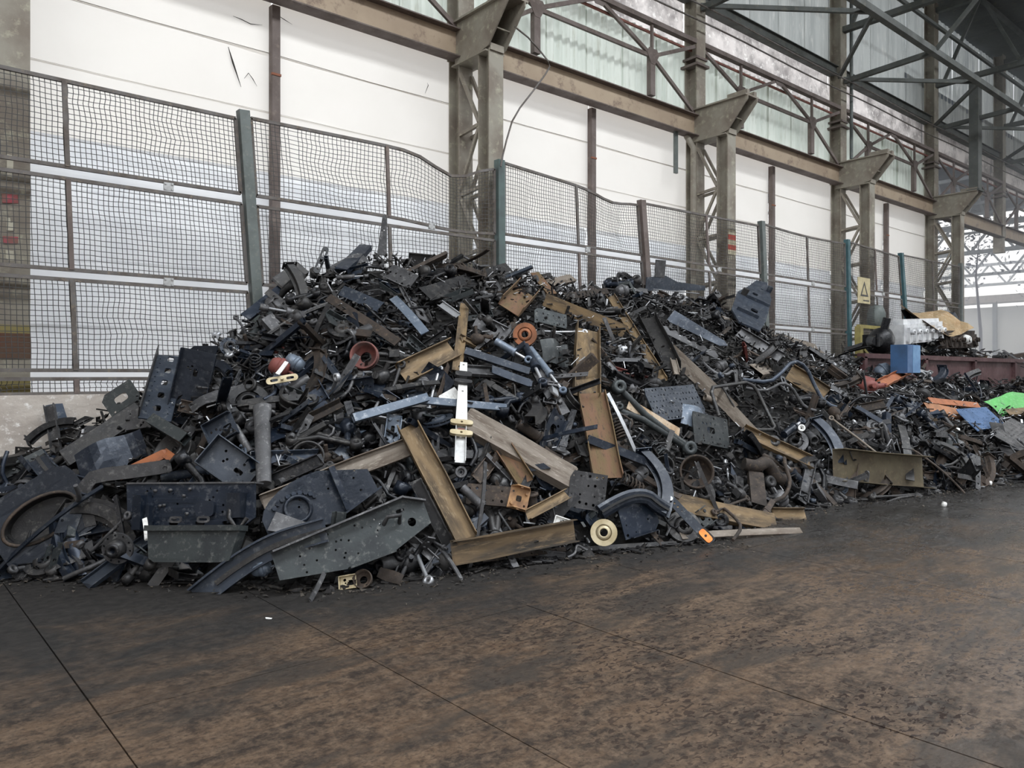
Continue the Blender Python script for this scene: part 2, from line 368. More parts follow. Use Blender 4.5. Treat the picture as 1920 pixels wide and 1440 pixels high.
# ---- beams per bay
beamname = ['tan steel main beam over the white sheets ahead of the first mullion', 'tan steel main beam running up to the heap peak column', 'tan steel main beam right of the heap peak column', 'tan steel main beam between the red banded column and the next', 'tan steel main beam ending at the bright opening', 'hazy pale main beam above the bright opening', 'furthest hazy main beam over the opening']
for k in range(len(CX)):
    x0 = (CX[k - 1] if k else -4.8) + .13; x1 = CX[k] - .13
    b = empty('main_beam', ((x0 + x1) / 2, D - .18, 6.46)); L = x1 - x0
    MB().box((0, .06, .215), (L, .015, .40)).build('web', tanbeam, b)
    MB().box((0, .05, .425), (L, .24, .018)).build('top_flange', brownbar, b); MB().box((0, .05, .008), (L, .24, .018)).build('bottom_flange', brownbar, b)
    tag(b, beamname[k], 'beam', 'main beams along the wall', kind='structure')
    b = empty('clerestory_beam', ((x0 + x1) / 2, D + .05, 9.4)); MB().box((0, 0, 0), (L, .2, .2)).build('web', truss_m, b); MB().box((0, -.1, .1), (L, .12, .015)).build('flange', truss_m, b); MB().box((0, -.1, -.1), (L, .12, .015)).build('flange', truss_m, b)
    tag(b, 'grey beam under the dirty clerestory, ' + ['outside the frame', 'over the first bay', 'over the peak column bay', 'over the red banded column bay', 'over the bay before the opening', 'over the hazy opening', 'at the far hall end'][k], 'beam', 'clerestory beams', kind='structure')
    # braced truss in the green band
    t = empty('wall_truss', (x0 - .13, D - .12, 0)); LL = x1 - x0 + .26; a, bb = LL * .25, LL * .75
    zt, zn, z0 = 8.42, 7.76, 6.9
    MB().box((LL / 2, 0, zt), (LL - .3, .12, .09)).build('top_chord', brownbar, t)
    MB().box((LL / 2, .08, zt - .16), (LL - .3, .04, .04)).build('red_rail', mat('dull_red_rail', (.2, .07, .05), (.14, .06, .05), rough=.7), t)
    seg = [((.15, zt - .1), (a, zn)), ((a, zn), (LL / 2, zt)), ((LL / 2, zt), (bb, zn)), ((bb, zn), (LL - .15, zt - .1)), ((a, zn), (.15, z0 + .05)), ((bb, zn), (LL - .15, z0 + .05)), ((a, zn), (bb, zn))]
    for p, q in seg: MB().bar((p[0], 0, p[1]), (q[0], 0, q[1]), .05, .07).build('brace', brownbar, t)
    for s in (a, bb):
        MB().box((s, 0, (zt + zn) / 2), (.05, .05, zt - zn)).build('hanger', brownbar, t)
        MB().box((s, .02, (zn + 7.0) / 2), (.14, .1, zn - 7.0)).build('stub', brownbar, t)
        M = Matrix(((1, 0, 0, s), (0, 0, -1, -.03), (0, 1, 0, zn), (0, 0, 0, 1)))
        MB().plate([(-.18, .04), (-.05, -.16), (.06, -.16), (.18, .04), (.12, .14), (-.12, .14)], (), .012, M).build('gusset', brownbar, t)
    M = Matrix(((1, 0, 0, LL / 2), (0, 0, -1, -.03), (0, 1, 0, zt), (0, 0, 0, 1)))
    MB().plate([(-.25, .03), (-.1, -.14), (.1, -.14), (.25, .03)], (), .012, M).build('gusset', brownbar, t)
    tag(t, 'braced brown truss before the green sheets, ' + ['outside the frame', 'in the bay behind the fence start', 'in the bay right of the peak column', 'in the bay right of the red banded column', 'in the bay before the opening', 'over the opening', 'at the far hall end'][k], 'truss', 'wall trusses over the main beam', kind='structure')
    # window mullion in the bay centre
    if x1 < 26:
        xm = (x0 + x1) / 2 + .03 if k else -1.8
        m = empty('mullion', (xm, D + .02, 0)); MB().box((0, 0, 3.23), (.11, .02, 6.46)).box((-.05, .05, 3.23), (.012, .1, 6.46)).box((.05, .05, 3.23), (.012, .1, 6.46)).build('mullion_channel', brownbar, m)
        MB().box((0, -.004, 5.55), (.13, .03, .03)).build('splice', mat('rust_splice', (.25, .1, .06), rough=.8), m)
        tag(m, 'brown steel mullion between the white sheets, ' + ['outside the frame', 'behind the first fence post', 'behind the fence right of the peak column', 'right of the red banded column', 'last before the opening'][k], 'mullion', 'mullions in the sheet wall', kind='structure')
# short hanging profile beside the red banded column and cable loops
t = onY(1267, 325, D - .1); MB().box((0, 0, (6.46 - t.z) / 2), (.09, .05, 6.46 - t.z)).build('hanging_strip', greypost, loc=t); tag(S.objects['hanging_strip'], 'short grey strip hanging from the main beam left of the red banded column', 'strip')
def cable(pts, Y, r, label, m=None, name='cable'):
    w = [onY(a, b, y) for (a, b), y in zip(pts, Y if isinstance(Y, list) else [Y] * len(pts))]
    o = MB().tube(w, r, 6).build(name, m or frame_m); tag(o, label, 'cable'); return o
cable([(965, 50), (990, 70), (1010, 92), (1028, 115), (1031, 125), (1022, 140), (1000, 170), (975, 202), (960, 228), (950, 262), (943, 290), (939, 312)], 8.6, .013, 'dark loose cable hanging from the crane bracket down to the fence')
for z, lab in ((8.72, 'lower'), (9.05, 'upper')):
    o = MB().tube([(x, D - .36, z + .02 * math.sin(x)) for x in np.linspace(7.4, 37, 30)], .018, 5).build('wall_cable', frame_m); tag(o, lab + ' of two dark conduits strung along the mottled band', 'cable')
o = MB().tube([(19.75, D - .2, z) for z in (7.2, 8.2, 9.6, 11.5, 12.9)], .045, 8).build('downpipe', greypost); tag(o, 'thin grey downpipe beside the fourth column', 'pipe')
o = MB().tube([(13.0, D - .2, z) for z in (0.4, 2, 4, 5.9, 6.2)] + [(12.9, D - .1, 6.45)], .06, 8).build('downpipe', khaki); tag(o, 'khaki downpipe beside the red banded column', 'pipe')

# ---- roof steelwork that shows at the top right
for k, x in enumerate([13.3, 19.4, 25.3, 31.3, 37.3]):
    t = empty('roof_truss', (x, 0, 0))
    MB().box((0, -2, 10.45), (.16, 23.2, .14)).build('bottom_chord', truss_m, t); MB().box((0, -2, 12.75), (.16, 23.2, .14)).build('top_chord', truss_m, t)
    for q in range(11):
        y = 9.4 - q * 2.1; MB().bar((0, y, 10.45), (0, y - 1.05, 12.75), .07, .09).build('diagonal', truss_m, t); MB().bar((0, y - 1.05, 12.75), (0, y - 2.1, 10.45), .07, .09).build('diagonal', truss_m, t)
    MB().bar((0, D - .2, 9.12), (0, 7.4, 9.2), .1, .12).build('strut', truss_m, t); MB().bar((0, 7.4, 9.2), (0, 6.2, 10.4), .08, .08).build('strut', truss_m, t)
    tag(t, 'dark steel roof truss spanning the hall from the ' + ['red banded', 'fourth', 'opening edge', 'hazy', 'furthest'][k] + ' column', 'truss', 'roof trusses', kind='structure')
g = empty('longitudinal_girder', (0, 7.4, 9.2))
MB().box((26, 0, 0), (26, .14, .14)).build('chord', truss_m, g)
for a, b in ((13.3, 16.3), (19.4, 22.3), (25.3, 28.3), (31.3, 34.3)):
    MB().bar((a, 2.2, 0), (b, 0, 0), .07, .09).build('plan_brace', truss_m, g); MB().bar((b, 0, 0), (b + 2.9, 2.2, 0), .07, .09).build('plan_brace', truss_m, g)
tag(g, 'dark steel girder running along the wall under the roof', 'girder', kind='structure')
for y in (8.6, 5.8, 3.0, .2, -2.6):
    o = MB().box((24, y, 12.98), (34, .1, .14)).build('purlin', truss_m); tag(o, 'dark roof purlin, ' + {8.6: 'closest to the wall', 5.8: 'second from the wall', 3.0: 'third from the wall', .2: 'fourth from the wall', -2.6: 'fifth from the wall'}[y], 'purlin', 'roof purlins', kind='structure')
    o = MB().bar((14, y, 11.2), (40, y, 11.2), .07, .09).build('roof_tie', truss_m); tag(o, 'thin roof tie below the purlins, ' + {8.6: 'closest to the wall', 5.8: 'second from the wall', 3.0: 'third from the wall', .2: 'fourth from the wall', -2.6: 'fifth from the wall'}[y], 'tie', 'roof ties', kind='structure')

# ---- neighbouring hall seen through the opening
far_steel = mat('far_pale_steel', (.5, .53, .56), (.4, .43, .47), rough=.6)
far_dark = mat('far_blue_grey_steel', (.16, .18, .21), (.12, .14, .17), rough=.7)
far_white = mat('far_white_cladding', (.75, .75, .74), (.62, .63, .64), rough=.7, nscale=.3, trans=.3)
fw_ = empty('far_building', (62, 20, 0))
for k in range(9):
    MB().box((0, -11 + k * 3, 3.3), (.2, 2.96, 6.2)).build('cladding_panel', far_white, fw_); MB().box((-.2, -12.5 + k * 3, 3.4), (.25, .25, 6.8)).build('post', far_dark, fw_)
MB().box((-.3, -5.5, 3.7), (.2, 1.8, .9)).build('window', mat('far_window', (.12, .14, .17), rough=.3), fw_)
MB().box((-.5, 0, 6.9), (1.5, 26, .5)).build('eaves', mat('far_brown_eaves', (.3, .25, .23), (.2, .17, .16), rough=.8), fw_)
tag(fw_, 'far white clad building seen through the bright opening', 'building')
for i, x in enumerate((44, 50, 56)):
    t = empty('far_truss', (x, 21, 7.4 if i else 7.9))
    MB().box((0, 0, 0), (.2, 20, .16)).build('chord', far_steel, t); MB().box((0, 0, 1.3), (.2, 20, .16)).build('chord', far_steel, t)
    for q in range(10): MB().bar((0, -10 + 2 * q, 0), (0, -9 + 2 * q, 1.3), .1, .1).build('diagonal', far_steel, t); MB().bar((0, -9 + 2 * q, 1.3), (0, -8 + 2 * q, 0), .1, .1).build('diagonal', far_steel, t)
    for yy in (-9.5, 9.5): MB().box((0, yy, -3.7), (.3, .3, 7.4)).build('post', far_dark, t)
    tag(t, ['pale roof truss nearest beyond the opening', 'pale roof truss in the middle beyond the opening', 'pale roof truss furthest beyond the opening'][i], 'truss', 'trusses beyond the opening', kind='structure')
r = empty('far_roof', (36, 16, 10.6)); MB().box((0, 0, 0), (24, 12, .15)).build('deck', far_dark, r)
for q in range(9): MB().bar((-11 + q * 2.6, -5.6, -1.4), (-11 + q * 2.6, 5.6, -1.4), .12, .12).build('chord', far_steel, r)
for q in range(8):
    for yy in (-5, -2, 1): MB().bar((-11 + q * 2.6, yy, -1.4), (-9.7 + q * 2.6, yy, -.1), .08, .1).build('diagonal', far_steel, r); MB().bar((-9.7 + q * 2.6, yy, -.1), (-8.4 + q * 2.6, yy, -1.4), .08, .1).build('diagonal', far_steel, r)
tag(r, 'dark neighbouring roof with lattice steel above the opening', 'roof', kind='structure')
# tree outside
tr = empty('tree', (47, 15.5, 0)); MB().tube([(0, 0, 0), (.2, .1, 4), (.1, .3, 7), (-.3, 0, 9)], .11, 8, scale=[1, .8, .5, .2]).build('trunk', mat('bark', (.3, .3, .36), rough=.9), tr)
lf = MB()
rl = random.Random(3)
for q in range(2600):
    c = Vector((rl.gauss(0, 1.4), rl.gauss(0, 3.2), 8.9 + rl.gauss(0, 1.2))); cl = noise.noise(c * .55)
    if cl < .02: continue
    a = Vector((rl.uniform(-1, 1), rl.uniform(-1, 1), rl.uniform(-1, 1))).normalized(); b_ = a.orthogonal().normalized(); s_ = rl.uniform(.08, .16)
    lf.add([c - a * s_, c + b_ * s_ * .5, c + a * s_, c - b_ * s_ * .5], [(0, 1, 2, 3)])
lo = lf.build('foliage', mat('far_leaves', (.2, .22, .3), (.14, .16, .2), rough=.8), tr); lo['kind'] = 'stuff'
tag(tr, 'thin branches and leaves against the bright sky beyond the opening', 'tree')

sg = empty('warning_board', (18.55, 8.665, 3.62)); MB().box((0, 0, 0), (.62, .02, .62)).build('board', mat('faded_yellow_board', (.55, .47, .28), (.42, .36, .22), rough=.6), sg)
M = Matrix(((1, 0, 0, 0), (0, 0, -1, -.014), (0, 1, 0, .02), (0, 0, 0, 1)))
MB().plate([(-.2, -.16), (.2, -.16), (0, .2)], [[(-.13, -.12), (.13, -.12), (0, .12)]], .004, M).build('triangle_sign', mat('sign_black', (.05, .05, .05)), sg)
MB().box((.1, -.014, -.24), (.3, .004, .03)).build('text_bar', MATS['sign_black'], sg)
tag(sg, 'faded yellow warning board hung beside the blue green fence post', 'sign')
gf = empty('guard_frame', (18.6, 8.45, 0)); ym = mat('dull_yellow_paint', (.34, .29, .10), (.24, .2, .08), rough=.6)
for dx in (-.75, 1.0): MB().bar((dx, 0, 0), (dx, 0, 2.72), .14, .14).build('post', ym, gf)
for z in (2.72, 2.3): MB().bar((-.8, 0, z), (1.05, 0, z), .08, .08).build('rail', ym, gf)
MB().bar((-.75, 0, 2.3), (1.0, 0, 1.4), .06, .06).build('brace', ym, gf)
tag(gf, 'dull yellow guard frame before the fourth column foot', 'guard frame')
MB().lathe([(0, -.34), (.16, -.28), (.22, -.1), (.22, .12), (.15, .3), (0, .34)], 14).build('oval_shade', greypost, loc=(19.4, 8.75, 3.0)); tag(S.objects['oval_shade'], 'grey oval drum hung on the fourth column', 'drum')

# ---------------------------------------------------------------- wire fence
YF = 8.7
PX = [-.2, 3.72, 7.2, 10.85, 14.45, 17.92, 21.4, 24.7]
TOPZ = [4.55, 4.6, 4.72, 4.6, 4.72, 4.76, 4.74, 4.85]
ordn = ['outside the frame', 'first', 'second', 'third', 'fourth', 'fifth', 'sixth', 'seventh', 'eighth']
postlab = {1: 'leaning grey green fence post beside the first mullion', 2: 'green grey fence post standing right beside the peak column', 3: 'leaning brown grey fence post right of the peak column', 4: 'grey fence post right of the red banded column', 5: 'blue green fence post before the fourth column', 6: 'thin leaning blue fence post right of the blue green one', 7: 'dark fence post in front of the bright opening', 0: 'fence post outside the frame at the fence start'}
lean = [0, -.33, -.02, -.5, -.35, -.17, -.75, 0]
bluep = mat('blue_green_post', (.05, .12, .14), (.04, .09, .1), rough=.5)
for i, x in enumerate(PX):
    p = empty('fence_post', (x, YF - .06, 0)); h = TOPZ[i]
    a = Vector((-lean[i] * 0 + .0, 0, 0)); b = Vector((lean[i], 0, h)); m = bluep if i in (5, 6) else greypost
    if i == 2: m = mat('green_grey_post', (.08, .12, .115), (.07, .09, .09), rough=.5)
    if i == 3: m = brownbar
    MB().bar(a, b, .12, .012).build('post_web', m, p)
    MB().bar(a + Vector((-.055, .05, 0)), b + Vector((-.055, .05, 0)), .012, .1).build('flange', m, p); MB().bar(a + Vector((.055, .05, 0)), b + Vector((.055, .05, 0)), .012, .1).build('flange', m, p)
    tag(p, postlab[i], 'post', 'fence posts')
rows = [(3.66, None), (2.64, 3.54), (1.64, 2.54), (1.41, 1.555)]
rown = ['top', 'second', 'third', 'bottom']
def fence_panel(i, r):
    x0, x1 = PX[i] + .09, PX[i + 1] - .09; zb = rows[r][0]; L = x1 - x0
    rl = random.Random(i * 10 + r)
    def zt(u):
        if rows[r][1]: return rows[r][1]
        z = (TOPZ[i] - .04) * (1 - u) + (TOPZ[i + 1] - .1) * u
        if i == 1: z -= .24 * math.exp(-((u - .80) / .13) ** 2) + .02
        if i == 2: z += .02 + .0 * u - .10 * math.exp(-((u - .78) / .15) ** 2)
        if i == 4: z -= .05 * math.sin(u * 3.1)
        return z
    def zbot(u):
        z = zb
        if i == 1 and r in (0,): z -= .06 * math.exp(-((u - .8) / .2) ** 2)
        return z
    b = empty('wire_fence', (x0, YF, zb))
    def pt(u, v, dy=0.):
        z = zbot(u) + (zt(u) - zbot(u)) * v
        return Vector((u * L + (lean[i] * (1 - u) + lean[i + 1] * u) * z / 4.6, dy, z - zb))
    n = 14
    fr = MB()
    fr.sweep([(-.018, -.018), (.018, -.018), (.018, .018), (-.018, .018)], [pt(k / n, 1) for k in range(n + 1)])
    fr.sweep([(-.018, -.018), (.018, -.018), (.018, .018), (-.018, .018)], [pt(k / n, 0) for k in range(n + 1)])
    fr.bar(pt(0, 0), pt(0, 1), .036, .036); fr.bar(pt(1, 0), pt(1, 1), .036, .036)
    fr.build('frame', frame_m, b)
    MB().bar(pt(.5, 0, -.01), pt(.5, 1, -.01), .045, .03).build('divider', brownbar if (i + r) % 2 else frame_m, b)
    w = MB(); hh = zt(.5) - zb; nx = int(L / .052); nz_ = max(3, int(hh / .052)); sd = i * 3.1 + r
    dents = [(rl.uniform(.05, .95), rl.uniform(.2, .9), rl.uniform(.1, .35)) for _ in range(4)]
    def bend(u, v):
        o = noise.noise_vector(Vector((u * L * 1.6, v * hh * 1.6, sd))) * .012
        q = noise.noise_vector(Vector((u * L * 5.5, v * hh * 5.5, sd + 9))) * .006
        k = .0
        for (a, c, s_) in dents: k += math.exp(-(((u - a) * L / .28) ** 2 + ((v - c) * hh / .3) ** 2)) * s_
        e = min(1, 8 * min(u, 1 - u), 8 * min(v, 1 - v))
        return Vector((o.x + q.x * (1 + 4 * k) + k * .06 * math.sin(v * 14 + sd), (o.y * 3 + k * .12), o.z + q.z * (1 + 3 * k) + .05 * k * math.cos(u * 9))) * e
    tri = [(.0038, 0), (-.0024, .0034), (-.0024, -.0034)]
    mz = max(5, int(hh / .085)); mx = int(L / .12)
    for k in range(1, nx):
        if rl.random() < .012: continue
        u = k / nx; jx = rl.uniform(-.0015, .0015)
        w.sweep(tri, [pt(u + jx, q / mz) + bend(u, q / mz) for q in range(mz + 1)], up=(0, 1, 0), cap=False)
    for k in range(1, nz_):
        v = k / nz_
        w.sweep(tri, [pt(q / mx, v) + bend(q / mx, v) for q in range(mx + 1)], cap=False)
    w.build('wire_mesh', wire_m, b)
    if r < 3:
        g = MB().box((0, 0, 0), (.10, .02, .085)).box((-.035, -.016, .03), (.02, .012, .02)).box((.035, -.016, .03), (.02, .012, .02)).box((-.035, -.016, -.03), (.02, .012, .02)).box((.035, -.016, -.03), (.02, .012, .02))
        o = g.build('clamp', galv, b, (L * (.72 if i == 0 else .5 if i > 1 else .66), -.01, -.05)); o['label'] = 'galvanised clamp joining two rows'
    where = ['left of the first leaning post', 'between the first post and the peak column', 'right of the peak column', 'behind the red banded column post', 'right of the red banded column', 'before the fourth column', 'before the bright opening'][i]
    tag(b, f'{rown[r]} row wire mesh fence panel {where}', 'fence', 'wire mesh panels')
for i in range(len(PX) - 1):
    for r in range(4):
        if r == 3 and i > 1: continue          # buried behind the heap
        if r == 2 and i in (1, 2): continue
        fence_panel(i, r)

# ---------------------------------------------------------------- heap surface
RX = [-4, -1, 0, 1.0, 1.9, 2.54, 3.32, 3.88, 4.86, 6.07, 7, 8.03, 9.2, 10.55, 11.77, 13.3, 14.9, 17.2, 20, 24, 29, 40]
RZ = [.1, .35, .5, .72, 1.25, 1.72, 2.26, 2.64, 3.03, 3.12, 3.08, 2.98, 3.0, 3.02, 2.88, 2.5, 2.02, 1.6, 1.5, 1.4, 1.35, 1.2]
FX = [-4, -1, .9, 1.84, 2.62, 3.68, 4.96, 6.04, 8, 9.34, 10.6, 13, 16, 20, 26, 40]
FY = [7.9, 7.9, 7.3, 6.35, 5.35, 5.1, 4.85, 4.5, 4.75, 4.8, 4.4, 3.95, 3.9, 3.9, 4, 4]
YX = [-4, 13, 15, 17, 40]; YY = [8.4, 8.4, 7.9, 7.0, 6.6]
def heap(x, y, bump=True):
    R = float(np.interp(x, RX, RZ)); f = float(np.interp(x, FX, FY)); yr = float(np.interp(x, YX, YY))
    s = (y - f) / max(.3, yr - f)
    if s <= 0: return -.3 * min(1, -s * 4)
    z = R * min(1, s) ** .86
    # steeper toe as the scrap stands on its ends at the foot
    z += .22 * math.sin(min(1, s) * math.pi) * min(1, R / 2)
    if x > 12: z += -.25 * math.sin(min(1, s) * math.pi) * min(1, (x - 12) / 3)
    if bump: z += .10 * noise.noise(Vector((x * 1.1, y * 1.1, 0))) + .06 * noise.noise(Vector((x * 3, y * 3, 5)))
    return z
def hit(px, py, bump=False, tmax=34):
    d = ray(px, py); t = 3.0; o = Vector((0, 0, EYE))
    while t < tmax:
        p = o + d * t
        if p.z < 0.0: return o + d * ((0.0 - EYE) / d.z), t
        if p.y > 8.55: return o + d * (8.5 / d.y), 8.5 / d.y
        if p.z < heap(p.x, p.y, bump):
            for _ in range(6):
                t -= .01; p = o + d * t
                if p.z >= heap(p.x, p.y, bump): break
            return p, t
        t += .05
    return o + d * tmax, tmax
def hnorm(p):
    e = .25; gx = (heap(p.x + e, p.y, False) - heap(p.x - e, p.y, False)) / (2 * e); gy = (heap(p.x, p.y + e, False) - heap(p.x, p.y - e, False)) / (2 * e)
    return Vector((-gx, -gy, 1)).normalized()

# ---------------------------------------------------------------- scrap materials
K = dict(var=.35)
blk = mat('black_grimy_steel', (.011, .012, .015), (.026, .026, .028), (.075, .072, .07), rough=.28, metal=.5, nscale=5, bump=.5, **K)
blk2 = mat('dusty_black_steel', (.026, .026, .028), (.048, .046, .045), (.11, .105, .098), rough=.38, metal=.4, nscale=4, bump=.5, **K)
nav = mat('blue_black_paint', (.010, .016, .028), (.020, .027, .042), (.085, .092, .105), rough=.26, metal=.35, nscale=3, bump=.35, **K)
nav2 = mat('slate_blue_paint', (.040, .052, .074), (.022, .030, .045), (.14, .15, .16), rough=.38, metal=.2, nscale=3, bump=.3, **K)
gry = mat('grey_bare_steel', (.10, .10, .105), (.055, .055, .058), (.22, .22, .22), rough=.45, metal=.45, nscale=4, bump=.4, **K)
sil = mat('bright_bare_steel', (.5, .51, .53), (.35, .36, .38), rough=.35, metal=.7, nscale=6, **K)
brn = mat('dark_rust_brown', (.050, .036, .028), (.028, .023, .020), (.11, .078, .052), rough=.7, metal=.1, nscale=5, bump=.6, **K)
och = mat('ochre_surface_rust', (.20, .135, .068), (.085, .062, .04), (.27, .20, .12), rough=.6, metal=.2, nscale=3, bump=.4, streak=(.6, 3, 3))
pal = mat('pale_scaly_rust', (.20, .17, .14), (.115, .09, .07), (.32, .285, .24), rough=.65, metal=.15, nscale=3, bump=.5, streak=(.6, 3, 3))
red = mat('red_brown_rust', (.16, .085, .048), (.14, .10, .05), (.055, .038, .028), rough=.75, nscale=4, bump=.5, streak=(.6, 2.5, 2.5))
org = mat('orange_paint', (.38, .125, .045), (.28, .10, .045), (.2, .09, .05), rough=.5, nscale=5)
wht = mat('dirty_white_paint', (.78, .78, .76), (.7, .7, .68), (.45, .43, .4), rough=.45, nscale=7)
crm = mat('cream_brass_plate', (.52, .45, .3), (.4, .33, .2), rough=.4, metal=.4, nscale=7)
grn = mat('dull_green_grey_paint', (.036, .043, .045), (.024, .028, .031), (.11, .115, .11), rough=.45, metal=.2, nscale=4, bump=.3, **K)
blu = mat('bright_blue_paint', (.045, .11, .24), (.035, .08, .17), rough=.5, nscale=3)
slb = mat('light_steel_blue', (.15, .185, .235), (.10, .13, .175), (.36, .39, .43), rough=.4, metal=.3, nscale=4)
amb = mat('amber_reflector', (.95, .33, .02), (.85, .22, .01), rough=.2, nscale=12)
rub = mat('black_rubber', (.015, .015, .016), (.03, .03, .03), rough=.65, nscale=5)
brick_ = mat('dull_red_paint', (.19, .055, .045), (.17, .045, .04), rough=.55, nscale=5)
MNAME = {blk: 'black', blk2: 'dusty black', nav: 'blue black', nav2: 'slate blue', gry: 'grey', sil: 'bright', brn: 'rusty brown', och: 'ochre', pal: 'pale rusty', red: 'red rusty', org: 'orange', wht: 'white', crm: 'cream', grn: 'green grey', slb: 'steel blue', blu: 'blue',  rub: 'black', brick_: 'dull red'}

# ---------------------------------------------------------------- scrap kinds; each returns [(part, MB, material or None, parent index)], local x = length, +z = outward
def holes_row(L, w, n, r, off=0.): return [circ(-L / 2 + L * (k + .5) / n, off, r, 8) for k in range(n)]
def line(L, n): return [(-L / 2 + L * k / n, 0, 0) for k in range(n + 1)]
def P_channel(L, w, f=None, t=.009, q=None, curve=0., jag=.02):
    f = f or w * .35; n = 8
    pr = [(-w / 2, 0), (w / 2, 0), (w / 2, f), (w / 2 - t, f), (w / 2 - t, t), (-w / 2 + t, t), (-w / 2 + t, f), (-w / 2, f)]
    mb = MB().sweep(pr, [(x, 0, curve * (1 - (2 * x / L) ** 2)) for x, _, _ in line(L, n)], jag=jag, rr=q)
    return mb.crumple(.006 + .004 * L, 1.7, (q or rnd).random() * 9)
def K_channel(q, L, w, m): return [('channel_body', P_channel(L, w, w * q.uniform(.28, .45), q=q), m, -1)]
def K_channel_back(q, L, w, m):
    mb = P_channel(L, w, w * .4, q=q); mb.map(lambda v: Vector((v.x, -v.y, -v.z))); return [('channel_body', mb, m, -1)]
def K_hbeam(q, L, w, m):
    t = .01; f = w * .3
    pr = [(-w / 2, -f), (-w / 2 + t, -f), (-w / 2 + t, -t / 2), (w / 2 - t, -t / 2), (w / 2 - t, -f), (w / 2, -f), (w / 2, f), (w / 2 - t, f), (w / 2 - t, t / 2), (-w / 2 + t, t / 2), (-w / 2 + t, f), (-w / 2, f)]
    return [('beam_body', MB().sweep(pr, line(L, 6), jag=.015, rr=q).crumple(.006, 1.5, q.random() * 9), m, -1)]
def K_flat(q, L, w, m):
    n = max(2, int(L / .12)); mb = MB().plate(rect(L, w), holes_row(L * .9, w, n, min(w * .2, .014)), .012)
    return [('bar_body', mb.crumple(.004, 1.2, q.random() * 9), m, -1)]
def K_longflat(q, L, w, m):
    b = q.uniform(-.06, .06) * L
    return [('bar_body', MB().sweep([(-w / 2, 0), (w / 2, 0), (w / 2, .014), (-w / 2, .014)], [(x, 0, b * (1 - (2 * x / L) ** 2)) for x, _, _ in line(L, 8)], jag=.01, rr=q), m, -1)]
def K_angle(q, L, w, m):
    t = .008; mb = MB().sweep([(-w / 2, 0), (w / 2, 0), (w / 2, t), (-w / 2 + t, t), (-w / 2 + t, w * .8), (-w / 2, w * .8)], line(L, 4), jag=.01, rr=q)
    return [('angle_body', mb.crumple(.006, 2, q.random() * 9), m, -1)]
def K_box(q, L, w, m):
    t = w * .08; h = w * .8
    mb = MB().sweep([(-w / 2, 0), (w / 2, 0), (w / 2, h), (-w / 2, h)], line(L, 3), cap=False)
    mb.sweep([(-w / 2 + t, t), (-w / 2 + t, h - t), (w / 2 - t, h - t), (w / 2 - t, t)], line(L * .999, 3), cap=False)
    for sx in (-1, 1):
        o = [(-w / 2, 0), (w / 2, 0), (w / 2, h), (-w / 2, h)]; i_ = [(-w / 2 + t, t), (w / 2 - t, t), (w / 2 - t, h - t), (-w / 2 + t, h - t)]
        mb.add([(sx * L / 2, a, b) for a, b in o + i_], [(k, (k + 1) % 4, 4 + (k + 1) % 4, 4 + k) for k in range(4)])
    return [('tube_body', mb, m, -1)]
def K_pipe(q, L, w, m):
    r = w / 2; mb = MB().tube(line(L, 3), r, 12, cap=False); mb.tube(line(L * .999, 1), r * .8, 12, cap=False)
    for sx in (-1, 1):
        mb.add([(sx * L / 2, a, b) for a, b in circ(0, 0, r, 12) + circ(0, 0, r * .8, 12)], [(k, (k + 1) % 12, 12 + (k + 1) % 12, 12 + k) for k in range(12)])
    return [('pipe_body', mb, m, -1), ('flange_ring', MB().lathe([(r * .95, -.012), (r * 1.35, -.012), (r * 1.35, .012), (r * .95, .012)], 14, Matrix.Translation((L / 2 - .02, 0, 0)) @ Matrix.Rotation(math.pi / 2, 4, 'Y')), m, 0)]
def K_bentpipe(q, L, w, m):
    r = w / 2; a = q.uniform(.5, 1.2); pts = []
    for k in range(13):
        s = k / 12; pts.append((-L / 2 + L * s, L * .28 * a * (math.tanh((s - .35) * 9) - math.tanh((s - .75) * 9) * q.choice([1, 1])) * .5, L * .06 * math.sin(s * 6)))
    return [('pipe_body', MB().tube(pts, r, 8), m, -1)]
def K_rod(q, L, w, m):
    r = w / 2; e = MB(); e.lathe([(r * 1.2, -r), (r * 2.6, -r), (r * 2.6, r), (r * 1.2, r), (r * 1.2, -r)], 12, Matrix.Translation((L / 2, 0, 0)))
    e2 = MB().lathe([(r * 1.2, -r), (r * 2.4, -r), (r * 2.4, r), (r * 1.2, r), (r * 1.2, -r)], 12, Matrix.Translation((-L / 2, 0, 0)))
    return [('rod', MB().tube([(-L / 2 + r * 2, 0, 0), (0, q.uniform(-.02, .02), 0), (L / 2 - r * 2, 0, 0)], r, 8), m, -1), ('eye', e, m, 0), ('eye', e2, m, 0)]
